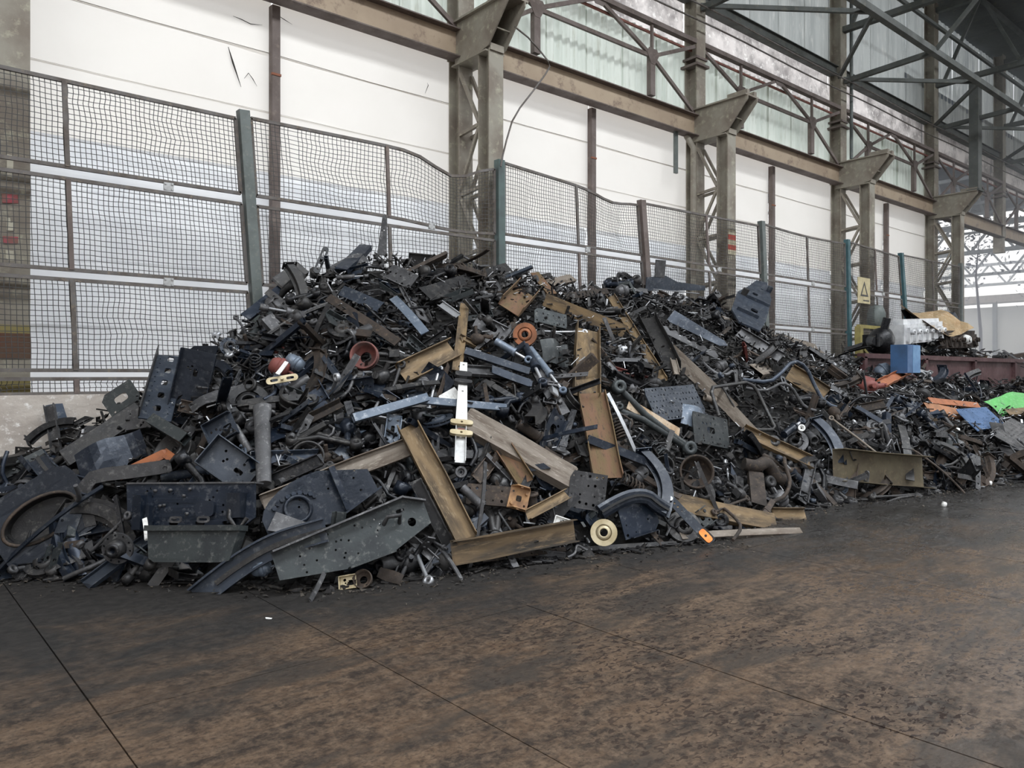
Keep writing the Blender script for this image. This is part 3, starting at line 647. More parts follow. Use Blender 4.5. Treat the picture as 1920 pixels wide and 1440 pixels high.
def K_bracket(q, L, w, m):
    hs = [slot(0, 0, L * .14, w * .14)] + [circ(sx * L * .33, sy * w * .28, .011, 8) for sx in (-1, 1) for sy in (-1, 1)]
    b = MB().plate(rect(L, w), hs, .009)
    f = MB().plate([(-L / 2, 0), (L / 2, 0), (L * .3, w * .5), (-L * .3, w * .5)], [circ(0, w * .25, .016, 8)], .009, Matrix.Translation((0, w / 2, 0)) @ Matrix.Rotation(math.pi / 2, 4, 'X'))
    f2 = MB().plate([(-L / 2, 0), (L / 2, 0), (L * .3, w * .5), (-L * .3, w * .5)], [circ(0, w * .25, .016, 8)], .009, Matrix.Translation((0, -w / 2, 0)) @ Matrix.Rotation(math.pi / 2, 4, 'X'))
    bo = MB().cyl((L * .33, w * .28, 0), (L * .33, w * .28, .03), .016, 6); bo2 = MB().cyl((-L * .33, -w * .28, 0), (-L * .33, -w * .28, .03), .016, 6)
    return [('base', b, m, -1), ('cheek', f, m, 0), ('cheek', f2, m, 0), ('bolt', bo, m, 0), ('bolt', bo2, m, 0)]
def K_plate(q, L, w, m, dense=False):
    hs = []; nx = int(L / .07); ny = int(w / .07)
    for i in range(nx):
        for j in range(ny):
            if q.random() < (.85 if dense else .4): hs.append(circ(-L / 2 + L * (i + .5) / nx + q.uniform(-.01, .01), -w / 2 + w * (j + .5) / ny + q.uniform(-.01, .01), q.choice([.008, .011, .015]), 7))
    if q.random() < .5 and not dense: hs = [h for h in hs if abs(h[0][0]) > .09 or abs(h[0][1]) > .06] + [slot(0, 0, min(.07, L * .2), min(.04, w * .2))]
    c = min(L, w) * .2
    o = [(-L / 2, -w / 2), (L / 2 - c, -w / 2), (L / 2, -w / 2 + c), (L / 2, w / 2), (-L / 2 + c * q.uniform(0, 1.5), w / 2), (-L / 2, w / 2 - c)]
    pl = MB().plate(o, hs, .01)
    fl = MB().box((0, -w / 2, .025), (L - c * 2, .01, .05))
    return [('plate_body', pl.crumple(.008, 2, q.random() * 9), m, -1), ('folded_edge', fl, m, 0)]
def K_leaf(q, L, w, m):
    out = []; n = q.choice([2, 3])
    for k in range(n):
        l = L * (1 - .16 * k); out.append(('leaf', MB().sweep([(-w / 2, 0), (w / 2, 0), (w / 2, .014), (-w / 2, .014)], [(x, 0, -.55 / L * 0 + .32 * L * (.25 - (x / L) ** 2) * .6 - .016 * k) for x, _, _ in line(l, 8)]), m, -1 if k == 0 else 0))
    out.append(('clip', MB().box((0, 0, .048 * L - .01), (.06, w * 1.25, .06)), m, 0)); return out
def K_disc(q, L, w, m):
    r = L / 2; b = MB().plate(circ(0, 0, r, 28), [circ(0, 0, r * .3, 14)] + [circ(r * .45 * math.cos(a), r * .45 * math.sin(a), r * .05, 6) for a in [k * math.pi / 4 for k in range(8)]], .02)
    b.mesh(plate_mesh(circ(0, 0, r, 28), [circ(0, 0, r * .62, 20)], .012), Matrix.Translation((0, 0, .03)))
    for k in range(14):
        a = k * math.pi / 7; b.bar((r * .64 * math.cos(a), r * .64 * math.sin(a), .017), (r * .97 * math.cos(a), r * .97 * math.sin(a), .017), .012, .016)
    h = MB().lathe([(r * .3, -.01), (r * .58, -.01), (r * .58, .01), (r * .5, r * .32), (r * .34, r * .34), (r * .3, r * .34), (r * .3, -.01)], 20)
    return [('disc_face', b, m, -1), ('hub', h, m, 0)]
def K_drum(q, L, w, m):
    r = L / 2; h = L * .42
    b = MB().lathe([(r * .4, 0), (r * .86, 0), (r * .95, h * .1), (r * .95, h * .85), (r, h * .88), (r, h), (r * .88, h), (r * .88, h * .1), (r * .4, .015), (r * .4, 0)], 28)
    rib = MB().lathe([(r * .95, h * .4), (r * 1.0, h * .42), (r * 1.0, h * .5), (r * .95, h * .52)], 28)
    return [('drum_body', b, m, -1), ('rib', rib, m, 0)]
def K_hub(q, L, w, m):
    r = L / 2; b = MB().plate(circ(0, 0, r, 28), [circ(0, 0, r * .35, 14)] + [circ(r * .85 * math.cos(a), r * .85 * math.sin(a), r * .08, 8) for a in [k * math.pi / 5 for k in range(10)]], .025)
    h = MB().lathe([(r * .35, 0), (r * .66, 0), (r * .58, r * .3), (r * .5, r * .7), (r * .35, r * .7), (r * .35, 0)], 20)
    n = MB().lathe([(r * .2, 0), (r * .44, 0), (r * .44, r * .78), (r * .2, r * .78), (r * .2, 0)], 16)
    return [('flange', b, m, -1), ('hub_barrel', h, gry if m != gry else blk2, 0), ('bearing_ring', n, blk, 0)]
def K_arm(q, L, w, m):
    r = max(.014, w * .16); o = w * 1.1
    b = MB().tube([(-L / 2, -o / 2, 0), (-L * .1, -o * .12, .03), (L / 2, 0, 0)], r, 8); b.tube([(-L / 2, o / 2, 0), (-L * .1, o * .12, .03), (L / 2 - .03, .01, 0)], r, 8)
    b.plate([(-L * .15, -o * .2), (L * .2, -o * .1), (L * .2, o * .1), (-L * .15, o * .2)], (), .01)
    mk = lambda p: MB().lathe([(r * .8, -r * 1.6), (r * 2, -r * 1.6), (r * 2, r * 1.6), (r * .8, r * 1.6), (r * .8, -r * 1.6)], 12, Matrix.Translation(p))
    return [('arm_body', b, m, -1), ('bushing', mk((-L / 2, -o / 2, 0)), m, 0), ('bushing', mk((-L / 2, o / 2, 0)), m, 0), ('bushing', mk((L / 2, 0, 0)), m, 0)]
def K_shock(q, L, w, m):
    r = w / 2
    return [('cylinder', MB().tube([(-L / 2, 0, 0), (L * .12, 0, 0)], r, 12), m, -1), ('piston_rod', MB().tube([(L * .12, 0, 0), (L / 2, 0, 0)], r * .4, 8), sil, 0), ('end_collar', MB().tube([(L * .1, 0, 0), (L * .16, 0, 0)], r * 1.2, 12), m, 0),
            ('eye', MB().lathe([(r * .5, -r * .6), (r * 1.1, -r * .6), (r * 1.1, r * .6), (r * .5, r * .6), (r * .5, -r * .6)], 12, Matrix.Translation((L / 2 + r * .8, 0, 0))), m, 0)]
def K_spring(q, L, w, m):
    n = 60; R = w / 2; pts = [(-L / 2 + L * k / n, R * math.cos(k * .7), R * math.sin(k * .7)) for k in range(n + 1)]
    return [('coil', MB().tube(pts, max(.006, w * .1), 5), m, -1)]
def K_ubolt(q, L, w, m):
    r = .01; pts = [(-L / 2, -w / 2, 0), (L * .2, -w / 2, 0)] + [(L * .2 + w / 2 * math.sin(a), -w / 2 * math.cos(a), 0) for a in np.linspace(.3, 2.84, 7)] + [(L * .2, w / 2, 0), (-L / 2, w / 2, 0)]
    return [('bow', MB().tube(pts, r, 6), m, -1), ('nut', MB().cyl((-L * .4, -w / 2, 0), (-L * .34, -w / 2, 0), .02, 6), m, 0), ('nut', MB().cyl((-L * .4, w / 2, 0), (-L * .34, w / 2, 0), .02, 6), m, 0)]
def K_chamber(q, L, w, m):
    r = w / 2; R = Matrix.Rotation(math.pi / 2, 4, 'Y')
    b = MB().lathe([(0, -L * .4), (r * .7, -L * .4), (r * .95, -L * .25), (r, -.01), (r, L * .12), (r * .8, L * .3), (0, L * .34)], 18, R)
    return [('canister', b, m, -1), ('clamp_band', MB().lathe([(r, -.02), (r * 1.12, -.018), (r * 1.12, .018), (r, .02)], 18, R), m, 0), ('push_rod', MB().tube([(L * .3, 0, 0), (L * .62, 0, 0)], r * .14, 8), sil if q.random() < .3 else m, 0)]
def K_cross(q, L, w, m):
    h = w * .5; t = .01; pr = [(-w * .7, 0), (-w * .4, 0), (-w * .35, h), (w * .35, h), (w * .4, 0), (w * .7, 0), (w * .7, t), (w * .42, t), (w * .37, h + t), (-w * .37, h + t), (-w * .42, t), (-w * .7, t)]
    a = q.uniform(.08, .22); return [('member_body', MB().sweep(pr, [(x, a * L * (1 - (2 * x / L) ** 2), 0) for x, _, _ in line(L, 10)], jag=.01, rr=q).crumple(.006, 2, q.random() * 9), m, -1),
            ('end_plate', MB().plate(rect(w * 1.2, w * 1.5), [circ(sx * w * .4, sy * w * .5, .01, 7) for sx in (-1, 1) for sy in (-1, 1)], .01, Matrix.Translation((-L / 2, 0, h / 2)) @ Matrix.Rotation(math.pi / 2, 4, 'Y')), m, 0)]
def K_knuckle(q, L, w, m):
    b = MB(); r = w * .5
    b.lathe([(0, -L * .25), (r * .6, -L * .25), (r, -L * .1), (r * .9, L * .1), (r * .5, L * .28), (0, L * .3)], 12, Matrix.Rotation(q.uniform(.6, 2), 4, 'Y'))
    b.tube([(0, 0, 0), (L * .3, r * .4, .02), (L * .5, r * .9, 0)], r * .35, 8); b.tube([(0, 0, 0), (-L * .3, r * .2, 0), (-L * .5, -r * .6, 0)], r * .4, 8); b.box((0, r * .6, 0), (L * .3, r, r))
    b.crumple(.015, 6, q.random() * 9)
    return [('casting', b, m, -1), ('spindle', MB().tube([(0, 0, 0), (0, -r * .5, L * .45)], r * .28, 10), m, 0), ('bolt', MB().cyl((-L * .5, -r * .6, -r * .4), (-L * .5, -r * .6, r * .5), r * .16, 6), m, 0), ('bolt', MB().cyl((L * .5, r * .9, -r * .4), (L * .5, r * .9, r * .5), r * .16, 6), m, 0)]
def K_sheet(q, L, w, m):
    mb = MB(); nx, ny = 8, 5; vs = []; sd = q.random() * 20
    for s in (0, 1):
        for j in range(ny + 1):
            for i in range(nx + 1):
                x = L * (i / nx - .5); y = w * (j / ny - .5) * (1 - .3 * abs(i / nx - .5)); vs.append(Vector((x, y, .12 * w * math.sin(x / L * 5 + sd) + .06 * noise.noise(Vector((x * 4, y * 4, sd))) + s * .004)))
    g = (nx + 1) * (ny + 1); fs = []
    for j in range(ny):
        for i in range(nx):
            a = j * (nx + 1) + i; fs.append((a, a + 1, a + nx + 2, a + nx + 1)); fs.append((g + a, g + a + nx + 1, g + a + nx + 2, g + a + 1))
    mb.add(vs, fs, False); return [('sheet_body', mb, m, -1)]
def K_hose(q, L, w, m):
    s1 = q.random() * 9; pts = [(-L / 2 + L * k / 14, .18 * L * noise.noise(Vector((k * .35, s1, 0))), .12 * L * noise.noise(Vector((k * .35, s1, 7)))) for k in range(15)]
    return [('hose_body', MB().tube(pts, w / 2, 6), m, -1), ('ferrule', MB().tube([pts[-2], pts[-1]], w * .75, 8), gry, 0)]
def K_link(q, L, w, m):
    hs = [slot(-L * .25, 0, L * .12, w * .2), slot(L * .25, 0, L * .12, w * .2), circ(0, 0, w * .15, 8)]
    o = [(-L / 2 + w / 2 * (1 - math.sin(a)), w / 2 * math.cos(a)) for a in np.linspace(0, math.pi, 7)][::-1]
    o = [(L / 2 - w / 2 + w / 2 * math.sin(a), -w / 2 * math.cos(a)) for a in np.linspace(0, math.pi, 7)] + [(-L / 2 + w / 2 - w / 2 * math.sin(a), w / 2 * math.cos(a)) for a in np.linspace(0, math.pi, 7)]
    return [('link_plate', MB().plate(o, hs, .014), m, -1), ('pin', MB().cyl((0, 0, -.03), (0, 0, .04), w * .22, 8), m, 0)]
def K_tray(q, L, w, m):
    h = w * .35; t = .008
    b = MB().plate(rect(L, w), [circ(q.uniform(-.4, .4) * L, q.uniform(-.3, .3) * w, .012, 7) for _ in range(5)] + [slot(L * .2, 0, .04, .02)], t)
    b.crumple(.004, 2)
    sides = [MB().box((0, s * w / 2, h / 2), (L, t, h)) for s in (-1, 1)] + [MB().box((-L / 2, 0, h / 2), (t, w, h))]
    return [('floor_plate', b, m, -1)] + [('side', s, m, 0) for s in sides]
def K_frame(q, L, w, m):
    r = .013; pts = [(-L / 2, -w / 2, 0), (-L / 2 + .02, w / 2 - .03, 0), (-L / 2 + .05, w / 2, 0), (L / 2 - .05, w / 2, .03), (L / 2, w / 2 - .05, .03), (L / 2 - .03, -w / 2, 0)]
    return [('frame_tube', MB().tube(pts, r, 8), m, -1), ('cross_tube', MB().tube([(-L / 2 + .01, 0, 0), (L / 2 - .01, 0, .02)], r * .8, 6), m, 0)]
KINDS = {  # name: (builder, length range, width range, materials, category, description, weight)
 'channel_offcut': (K_channel, (.35, 1.0), (.10, .17), [brn, brn, blk2, gry, och], 'channel', 'steel channel offcut', 8),
 'upturned_channel': (K_channel_back, (.35, .9), (.09, .15), [brn, blk, nav, gry], 'channel', 'steel channel lying back upward', 5),
 'joist_offcut': (K_hbeam, (.3, .8), (.1, .16), [brn, blk2], 'beam', 'steel beam offcut', 3),
 'drilled_bar': (K_flat, (.3, .75), (.05, .09), [blk, blk2, gry, nav], 'bar', 'drilled flat steel bar', 10),
 'flat_strip': (K_longflat, (.4, 1.1), (.035, .08), [blk, blk2, gry, nav, brn], 'bar', 'bowed flat steel strip', 11),
 'angle_iron': (K_angle, (.3, .9), (.04, .08), [blk, brn, gry, nav], 'angle iron', 'angle iron piece', 9),
 'box_tube': (K_box, (.3, .8), (.05, .09), [nav, blk, nav2, gry], 'tube', 'square steel tube', 6),
 'pipe_offcut': (K_pipe, (.25, .6), (.06, .12), [blk2, gry, brn], 'pipe', 'flanged steel pipe', 4),
 'bent_tube': (K_bentpipe, (.4, .9), (.025, .045), [blk, gry, nav], 'tube', 'kinked round tube', 7),
 'tie_rod': (K_rod, (.3, .8), (.02, .035), [blk, gry, sil, blk2], 'rod', 'tie rod with ringed ends', 8),
 'slotted_bracket': (K_bracket, (.15, .32), (.10, .18), [blk, blk2, nav, gry, grn], 'bracket', 'slotted steel bracket with bolts', 14),
 'punched_plate': (K_plate, (.2, .45), (.14, .26), [nav, grn, blk2, gry], 'plate', 'punched steel plate', 8),
 'leaf_spring': (K_leaf, (.5, 1.0), (.06, .08), [blk, brn, blk2], 'spring', 'curved leaf spring pack', 5),
 'brake_disc': (K_disc, (.26, .38), (.3, .3), [brn, blk2, gry], 'disc', 'ribbed brake disc', 2),
 'brake_drum': (K_drum, (.24, .36), (.3, .3), [brn, blk2], 'drum', 'open brake drum', 2),
 'wheel_hub': (K_hub, (.16, .28), (.2, .2), [blk2, brn, gry], 'hub', 'drilled wheel hub', 2),
 'control_arm': (K_arm, (.3, .5), (.14, .22), [blk, nav, blk2], 'arm', 'forked suspension arm', 6),
 'shock_absorber': (K_shock, (.3, .55), (.05, .08), [blk, nav2, gry], 'damper', 'shock absorber with rod drawn out', 4),
 'coil_spring': (K_spring, (.2, .38), (.08, .12), [blk, brn], 'spring', 'steel coil spring', 2),
 'u_bolt': (K_ubolt, (.2, .34), (.08, .12), [gry, blk, brn], 'bolt', 'steel bow bolt with nuts', 6),
 'brake_chamber': (K_chamber, (.2, .3), (.13, .18), [blk, blk2, gry], 'canister', 'brake canister with clamp band', 4),
 'cross_member': (K_cross, (.45, .9), (.08, .13), [blk, nav, blk2, brn], 'member', 'curved pressed cross member', 7),
 'steering_knuckle': (K_knuckle, (.2, .36), (.12, .18), [blk, blk2, brn, gry], 'casting', 'lumpy cast steering knuckle', 10),
 'bent_sheet': (K_sheet, (.25, .6), (.15, .3), [nav, blk2, gry, nav2], 'sheet', 'buckled sheet metal scrap', 5),
 'rubber_hose': (K_hose, (.3, .8), (.02, .035), [rub, blk], 'hose', 'kinked hose', 5),
 'slotted_link': (K_link, (.18, .34), (.05, .08), [blk, blk2, gry], 'link', 'slotted link plate', 8),
 'steel_tray': (K_tray, (.2, .4), (.14, .24), [nav, nav2, grn, blk2], 'tray', 'folded steel tray', 4),
 'tube_frame': (K_frame, (.35, .6), (.2, .3), [blk, gry], 'frame', 'looped tube frame', 3),
}
def make(name, parts, label, cat, group=None, M=None):
    objs = []
    for pn, mb, m, par in parts:
        me = mb.data(pn); me.materials.append(m); nm = name if par == -1 and not objs else pn
        o = bpy.data.objects.new(nm, me); COL.objects.link(o); objs.append(o)
        if par >= 0: o.parent = objs[par]
        elif len(objs) > 1: o.parent = objs[0]
    if M is not None: objs[0].matrix_world = M
    tag(objs[0], label, cat, group); return objs[0]
HERO_FOOT = []; HERO_NAMES = []
def frame_from(A, B, up=.5, roll=0., lift=0.):
    mid = (A + B) / 2; x = (B - A); L = x.length; x.normalize()
    v = (Vector((0, 0, EYE)) - mid).normalized(); n = (v * (1 - up) + hnorm(mid) * up).normalized()
    n = (n - x * n.dot(x)).normalized()
    if roll: n = Matrix.Rotation(math.radians(roll), 3, x) @ n
    y = n.cross(x)
    M = Matrix((x, y, n)).transposed().to_4x4(); M.translation = mid + v * lift
    return M, L, mid
def hero(name, kf, p1, p2, wpx, m, label, cat, lift=.10, up=.35, roll=0., ref=None, dz=(0, 0), seed=None, **kw):
    (A, t1), (B, t2) = hit(*p1), hit(*p2)
    if kf in (K_disc, K_drum, K_hub, K_knuckle, K_chamber, K_tray):
        t1 = t2 = hit((p1[0] + p2[0]) / 2, (p1[1] + p2[1]) / 2)[1]; A, B = Vector((0, 0, EYE)) + ray(*p1) * t1, Vector((0, 0, EYE)) + ray(*p2) * t2
    A = A + Vector((0, 0, dz[0])); B = B + Vector((0, 0, dz[1]))
    M, L, mid = frame_from(A, B, up, roll, lift)
    t = (t1 + t2) / 2; w = wpx * t / F
    q = random.Random(seed if seed is not None else int(p1[0] * 7 + p1[1]))
    o = make(name, kf(q, L, w, m, **kw), label, cat, None, M)
    HERO_FOOT.append((p1, p2, wpx)); HERO_NAMES.append(((p1[0] + p2[0]) / 2, (p1[1] + p2[1]) / 2, ref or label.split(',')[0]))
    return o

# ---------------------------------------------------------------- the pieces that can be picked out one by one
C, CB, FL, LF, PL = K_channel, K_channel_back, K_flat, K_longflat, K_plate
H = hero
H('steel_channel', C, (1100, 620), (1097, 745), 46, och, 'upright ochre channel open to the viewer, standing on the red rusty channel', 'channel', lift=.16, ref='the upright ochre channel')
H('steel_channel', C, (1109, 742), (1140, 897), 52, red, 'red rusty upright channel with ragged top edge in the middle of the heap', 'channel', lift=.2, ref='the red rusty upright channel')
H('steel_channel', CB, (878, 782), (1072, 892), 50, pal, 'long pale brown channel sloping down right of the white post', 'channel', lift=.22, roll=-25, ref='the long pale sloping channel')
H('steel_channel', C, (768, 805), (872, 1008), 40, och, 'long ochre channel leaning down to the heap foot', 'channel', lift=.26, ref='the leaning ochre channel')
H('steel_channel', C, (498, 945), (766, 838), 36, pal, 'long pale rusty channel rising right to meet the leaning ochre one', 'channel', lift=.15, ref='the rising pale channel')
H('steel_channel', C, (752, 702), (848, 656), 40, och, 'short ochre channel open upward on the middle slope', 'channel', lift=.16, ref='the short ochre channel')
H('steel_channel', CB, (1022, 562), (1172, 622), 24, och, 'long yellow ochre channel just under the heap crest', 'channel', lift=.16, roll=20, ref='the yellow ochre channel near the crest')
H('steel_channel', C, (953, 582), (985, 548), 44, red, 'stubby rusty orange brown channel under the heap crest', 'channel', lift=.15, ref='the stubby rusty channel')
H('steel_channel', CB, (800, 550), (955, 503), 30, blk2, 'dark long channel lying across the heap peak', 'channel', lift=.14, ref='the dark peak channel')
H('steel_channel', CB, (1003, 512), (1035, 550), 16, red, 'small reddish channel end sticking out of the crest', 'channel', lift=.14)
H('flat_bar', LF, (618, 560), (745, 642), 17, brn, 'plain dark brown flat bar slanting across the left upper slope', 'bar', lift=.2, ref='the slanting dark flat bar')
H('steel_strip', LF, (738, 560), (797, 625), 16, slb, 'pale blue pointed steel strip under the heap peak', 'strip', lift=.2, ref='the pale blue strip')
H('flat_bar', CB, (872, 570), (858, 692), 18, och, 'upright brown bar standing above the white post', 'bar', lift=.18, ref='the upright brown bar')
H('box_beam', K_box, (872, 660), (990, 698), 13, nav2, 'dark slate square beam in the middle of the slope', 'beam', lift=.18, ref='the dark slate beam')
H('box_beam', CB, (925, 692), (996, 718), 14, nav2, 'short slate channel directly under the dark slate beam', 'channel', lift=.13)
H('box_beam', K_box, (663, 786), (797, 748), 15, slb, 'blue painted square beam rising toward the white post', 'beam', lift=.24, ref='the blue square beam')
H('box_beam', K_box, (790, 752), (945, 766), 13, slb, 'blue grey square beam passing behind the white post', 'beam', lift=.18, ref='the blue grey beam behind the white post')
def white_post(q, L, w, m):
    x = lambda f: -L / 2 + L * f
    pr = lambda k: [(-w * k / 2, 0), (w * k / 2, 0), (w * k / 2, .03), (-w * k / 2, .03)]
    out = [('post_body', MB().plate([(x(.0), -w * .32), (x(.65), -w * .5), (x(.65), w * .5), (x(0), w * .32)], [circ(x(.03), 0, .012, 8), circ(x(.13), -w * .15, .009, 8), circ(x(.13), w * .15, .009, 8), circ(x(.32), 0, .012, 8)], .03), m, -1)]
    out.append(('end_channel', P_channel(L * .35, w * .9, .04, t=.006, jag=.004).map(lambda v: v + Vector((x(.83), 0, 0))), galv, 0))
    out.append(('clamp', MB().plate(slot(0, 0, .035, w * .75), (), .05, Matrix.Translation((x(.16), 0, .03))), blk2, 0)); out.append(('clamp', MB().plate(slot(0, 0, .025, w * .8), (), .06, Matrix.Translation((x(.235), 0, .02))), blk2, 0))
    for f in (.66, .76): out.append(('clamp', MB().plate(slot(0, 0, .03, w * .95), [circ(0, 0, .012, 8)], .03, Matrix.Translation((x(f), 0, .04))), crm, 0))
    out.append(('maker_label', MB().plate(slot(0, 0, .012, w * .3), (), .004, Matrix.Translation((x(.71), 0, .02))), brick_, 0))
    return out
o = H('seat_belt_post', white_post, (869, 685), (862, 862), 21, wht, 'upright white steel post with two cream clamps in the heap centre', 'post', lift=.36, ref='the white post')
H('white_plate', PL, (828, 752), (858, 735), 22, wht, 'white sheet corner tucked behind the white post', 'plate', lift=.2)
H('brake_disc', K_disc, (966, 640), (1003, 616), 40, mat('orange_rust', (.34, .13, .06), (.2, .09, .05), rough=.75, nscale=6, bump=.4), 'orange rusty disc beneath the stubby rusty channel', 'disc', lift=.16, ref='the orange rusty disc')
H('punched_plate', PL, (1002, 590), (1062, 605), 30, grn, 'green grey punched plate under the yellow ochre channel', 'plate', lift=.14, dense=True)
H('steel_sheet', K_sheet, (1015, 658), (1070, 665), 52, grn, 'green grey buckled sheet right of the shock absorbers', 'sheet', lift=.12)
H('shock_absorber', K_shock, (930, 640), (985, 672), 14, slb, 'shiny blue grey damper beneath the orange disc', 'damper', lift=.2)
H('shock_absorber', K_shock, (985, 650), (1015, 712), 16, nav, 'dark damper with bright rod pointing down right of the slate beam', 'damper', lift=.2)
H('shock_absorber', K_shock, (995, 655), (1052, 728), 13, slb, 'bright damper parallel to the dark one above the small bracket', 'damper', lift=.22, ref='the bright damper')
H('steel_channel', C, (1145, 558), (1240, 712), 18, och, 'narrow brown channel running down from the crest beside the ochre upright', 'channel', lift=.2, ref='the narrow brown channel')
H('steel_channel', C, (1213, 598), (1258, 690), 34, blk2, 'broad dark channel right of the narrow brown one', 'channel', lift=.16, ref='the broad dark channel')
H('steel_channel', CB, (1255, 655), (1372, 765), 26, pal, 'long tan beam sloping down right past the blue grey panel', 'beam', lift=.24, roll=20, ref='the long tan beam')
H('steel_channel', CB, (1372, 770), (1420, 820), 22, pal, 'lower broken end of the long tan beam', 'beam', lift=.2, roll=15)
H('drilled_plate', PL, (1220, 760), (1312, 750), 66, nav2, 'blue grey panel with rows of small holes beside the long tan beam', 'panel', lift=.2, dense=True, ref='the blue grey drilled panel')
H('torn_bar', CB, (1180, 758), (1272, 812), 20, mat('flaking_cream_paint', (.55, .44, .32), (.4, .27, .16), (.16, .11, .08), rough=.7, nscale=6, bump=.6), 'cream flaking bar slanting left of the blue grey panel', 'bar', lift=.22, ref='the cream flaking bar')
H('suspension_beam', K_arm, (1150, 745), (1290, 840), 40, grn, 'green grey suspension beam with round bush under the cream bar', 'beam', lift=.14)
H('gusset_plate', PL, (1300, 800), (1365, 815), 60, grn, 'grey green triangular gusset plate below the long tan beam', 'plate', lift=.2)
H('steel_sheet', K_sheet, (1280, 775), (1335, 800), 45, slb, 'pale grey bent sheet with a round hole beside the long tan beam', 'sheet', lift=.2)
H('pipe_offcut', K_pipe, (1322, 745), (1340, 752), 12, pal, 'short tan pipe stub on the long tan beam', 'pipe', lift=.3)
H('brake_drum', K_drum, (1280, 905), (1330, 868), 62, brn, 'rusty ribbed brake drum half buried at the right of the heap', 'drum', lift=.12, ref='the ribbed brake drum')
H('brake_drum', K_drum, (1225, 880), (1262, 872), 36, blk2, 'dark drum half behind the ribbed one', 'drum', lift=.06)
H('steel_channel', C, (1395, 812), (1518, 868), 28, och, 'ochre edged channel with dark inside over the tube frames', 'channel', lift=.2, roll=-20, ref='the dark ochre edged channel')
H('steel_channel', C, (1565, 872), (1728, 886), 58, mat('olive_brown_rust', (.12, .10, .062), (.085, .068, .045), (.17, .13, .08), rough=.6, nscale=3, metal=.15, bump=.3), 'big olive brown channel lying at the right foot of the heap', 'channel', lift=.3, up=.1, ref='the big olive brown channel')
H('steel_channel', CB, (1266, 940), (1452, 978), 34, och, 'long ochre channel lying along the ground at the right foot', 'channel', lift=.16, up=.45, ref='the long ochre ground channel')
H('steel_channel', C, (1448, 968), (1510, 968), 28, och, 'short ochre channel at the end of the long ground channel', 'channel', lift=.18)
H('flat_strip', LF, (1278, 1006), (1500, 996), 14, pal, 'long grey strip flat on the ground under the ochre ground channel', 'bar', lift=.05, up=.5)
H('steel_channel', C, (852, 1036), (1075, 994), 42, mat('black_and_ochre_rust', (.16, .11, .06), (.04, .035, .03), (.24, .17, .1), rough=.55, nscale=2, metal=.2, streak=(.5, 3, 3), bump=.4), 'large black and ochre channel lying at the heap foot below the leaning one', 'channel', lift=.22, roll=18, ref='the large foot channel')
H('brake_disc', K_disc, (1112, 1012), (1153, 986), 44, crm, 'brass coloured disc with raised hub standing at the heap foot', 'disc', lift=.2, ref='the brass coloured disc')
H('punched_plate', PL, (875, 925), (990, 935), 38, brn, 'dark brown punched plate with burnt orange end beside the leaning ochre channel', 'plate', lift=.16, dense=True, ref='the brown punched plate')
H('burnt_bracket', K_bracket, (955, 930), (990, 940), 40, mat('burnt_orange', (.42, .24, .11), (.2, .11, .06), rough=.5, nscale=9), 'burnt orange bracket at the end of the brown punched plate', 'bracket', lift=.24)
H('punched_plate', PL, (1068, 915), (1135, 925), 66, gry, 'grey square punched plate at the foot of the long pale channel', 'plate', lift=.2, dense=True, roll=10, ref='the grey punched plate')
H('steel_channel', C, (988, 966), (1062, 928), 20, och, 'short narrow ochre channel above the large foot channel', 'channel', lift=.2, ref='the short narrow channel')
def arch(q, L, w, m):
    pts = [(-L / 2 + L * s, -L * .30 + L * .42 * math.sin(min(1, s * 1.25) * math.pi * .62) - (L * .25 * max(0, s - .7)), 0) for s in np.linspace(0, 1, 14)]
    pr = [(-w / 2, 0), (w / 2, 0), (w / 2, w * .5), (w * .3, w * .6), (-w * .3, w * .6), (-w / 2, w * .5)]
    return [('rail_body', MB().sweep(pr, pts, smooth=False), m, -1), ('rubber_edge', MB().sweep([(-w * .08, w * .58), (w * .08, w * .58), (w * .08, w * .75), (-w * .08, w * .75)], pts), rub, 0)]
H('arched_rail', arch, (1132, 925), (1245, 960), 26, nav, 'thick blue black arched rail right of the grey punched plate', 'rail', lift=.22, ref='the arched rail')
H('ribbed_post', K_cross, (1206, 852), (1240, 965), 20, nav, 'ribbed blue black post leaning left of the brake drums', 'post', lift=.24, ref='the ribbed post')
H('steel_rail', K_box, (1100, 825), (1210, 868), 15, nav, 'blue black rail running down to the ribbed post', 'rail', lift=.16)
H('steel_sheet', PL, (1165, 980), (1230, 960), 62, nav, 'plain blue black plate leaning behind the brass coloured disc', 'plate', lift=.14, roll=15)
def marker(q, L, w, m):
    x = lambda f: -L / 2 + L * f
    b = MB().plate(rect(L, w), [circ(x(.12), 0, .01, 7), circ(x(.2), 0, .01, 7), circ(x(.3), 0, .01, 7)], .02)
    r = MB().plate(slot(0, 0, L * .125, w * .40), (), .02, Matrix.Translation((x(.86), 0, .02)))
    return [('rail_body', b, m, -1), ('lamp_housing', MB().box((x(.86), 0, .005), (L * .25, w * 1.2, .02)), rub, 0), ('amber_lens', r, amb, 0), ('lens_badge', MB().plate(circ(0, 0, .012, 10), (), .004, Matrix.Translation((x(.86), 0, .033))), brn, 0), ('bolt', MB().cyl((x(.03), 0, 0), (x(.03), 0, .05), .022, 8), sil, 0)]
H('marker_rail', marker, (1257, 936), (1333, 1016), 16, nav2, 'slate rail with an amber marker lamp at its lower end', 'rail', lift=.3, up=.15, ref='the amber marker lamp')
H('hanger_rod', K_rod, (1340, 960), (1400, 935), 5, brn, 'thin bent rod crossing the ochre ground channel', 'rod', lift=.26)
H('hanger_rod', K_bentpipe, (1375, 1012), (1420, 965), 6, brn, 'thin kinked rod rising before the ochre ground channel', 'rod', lift=.3)
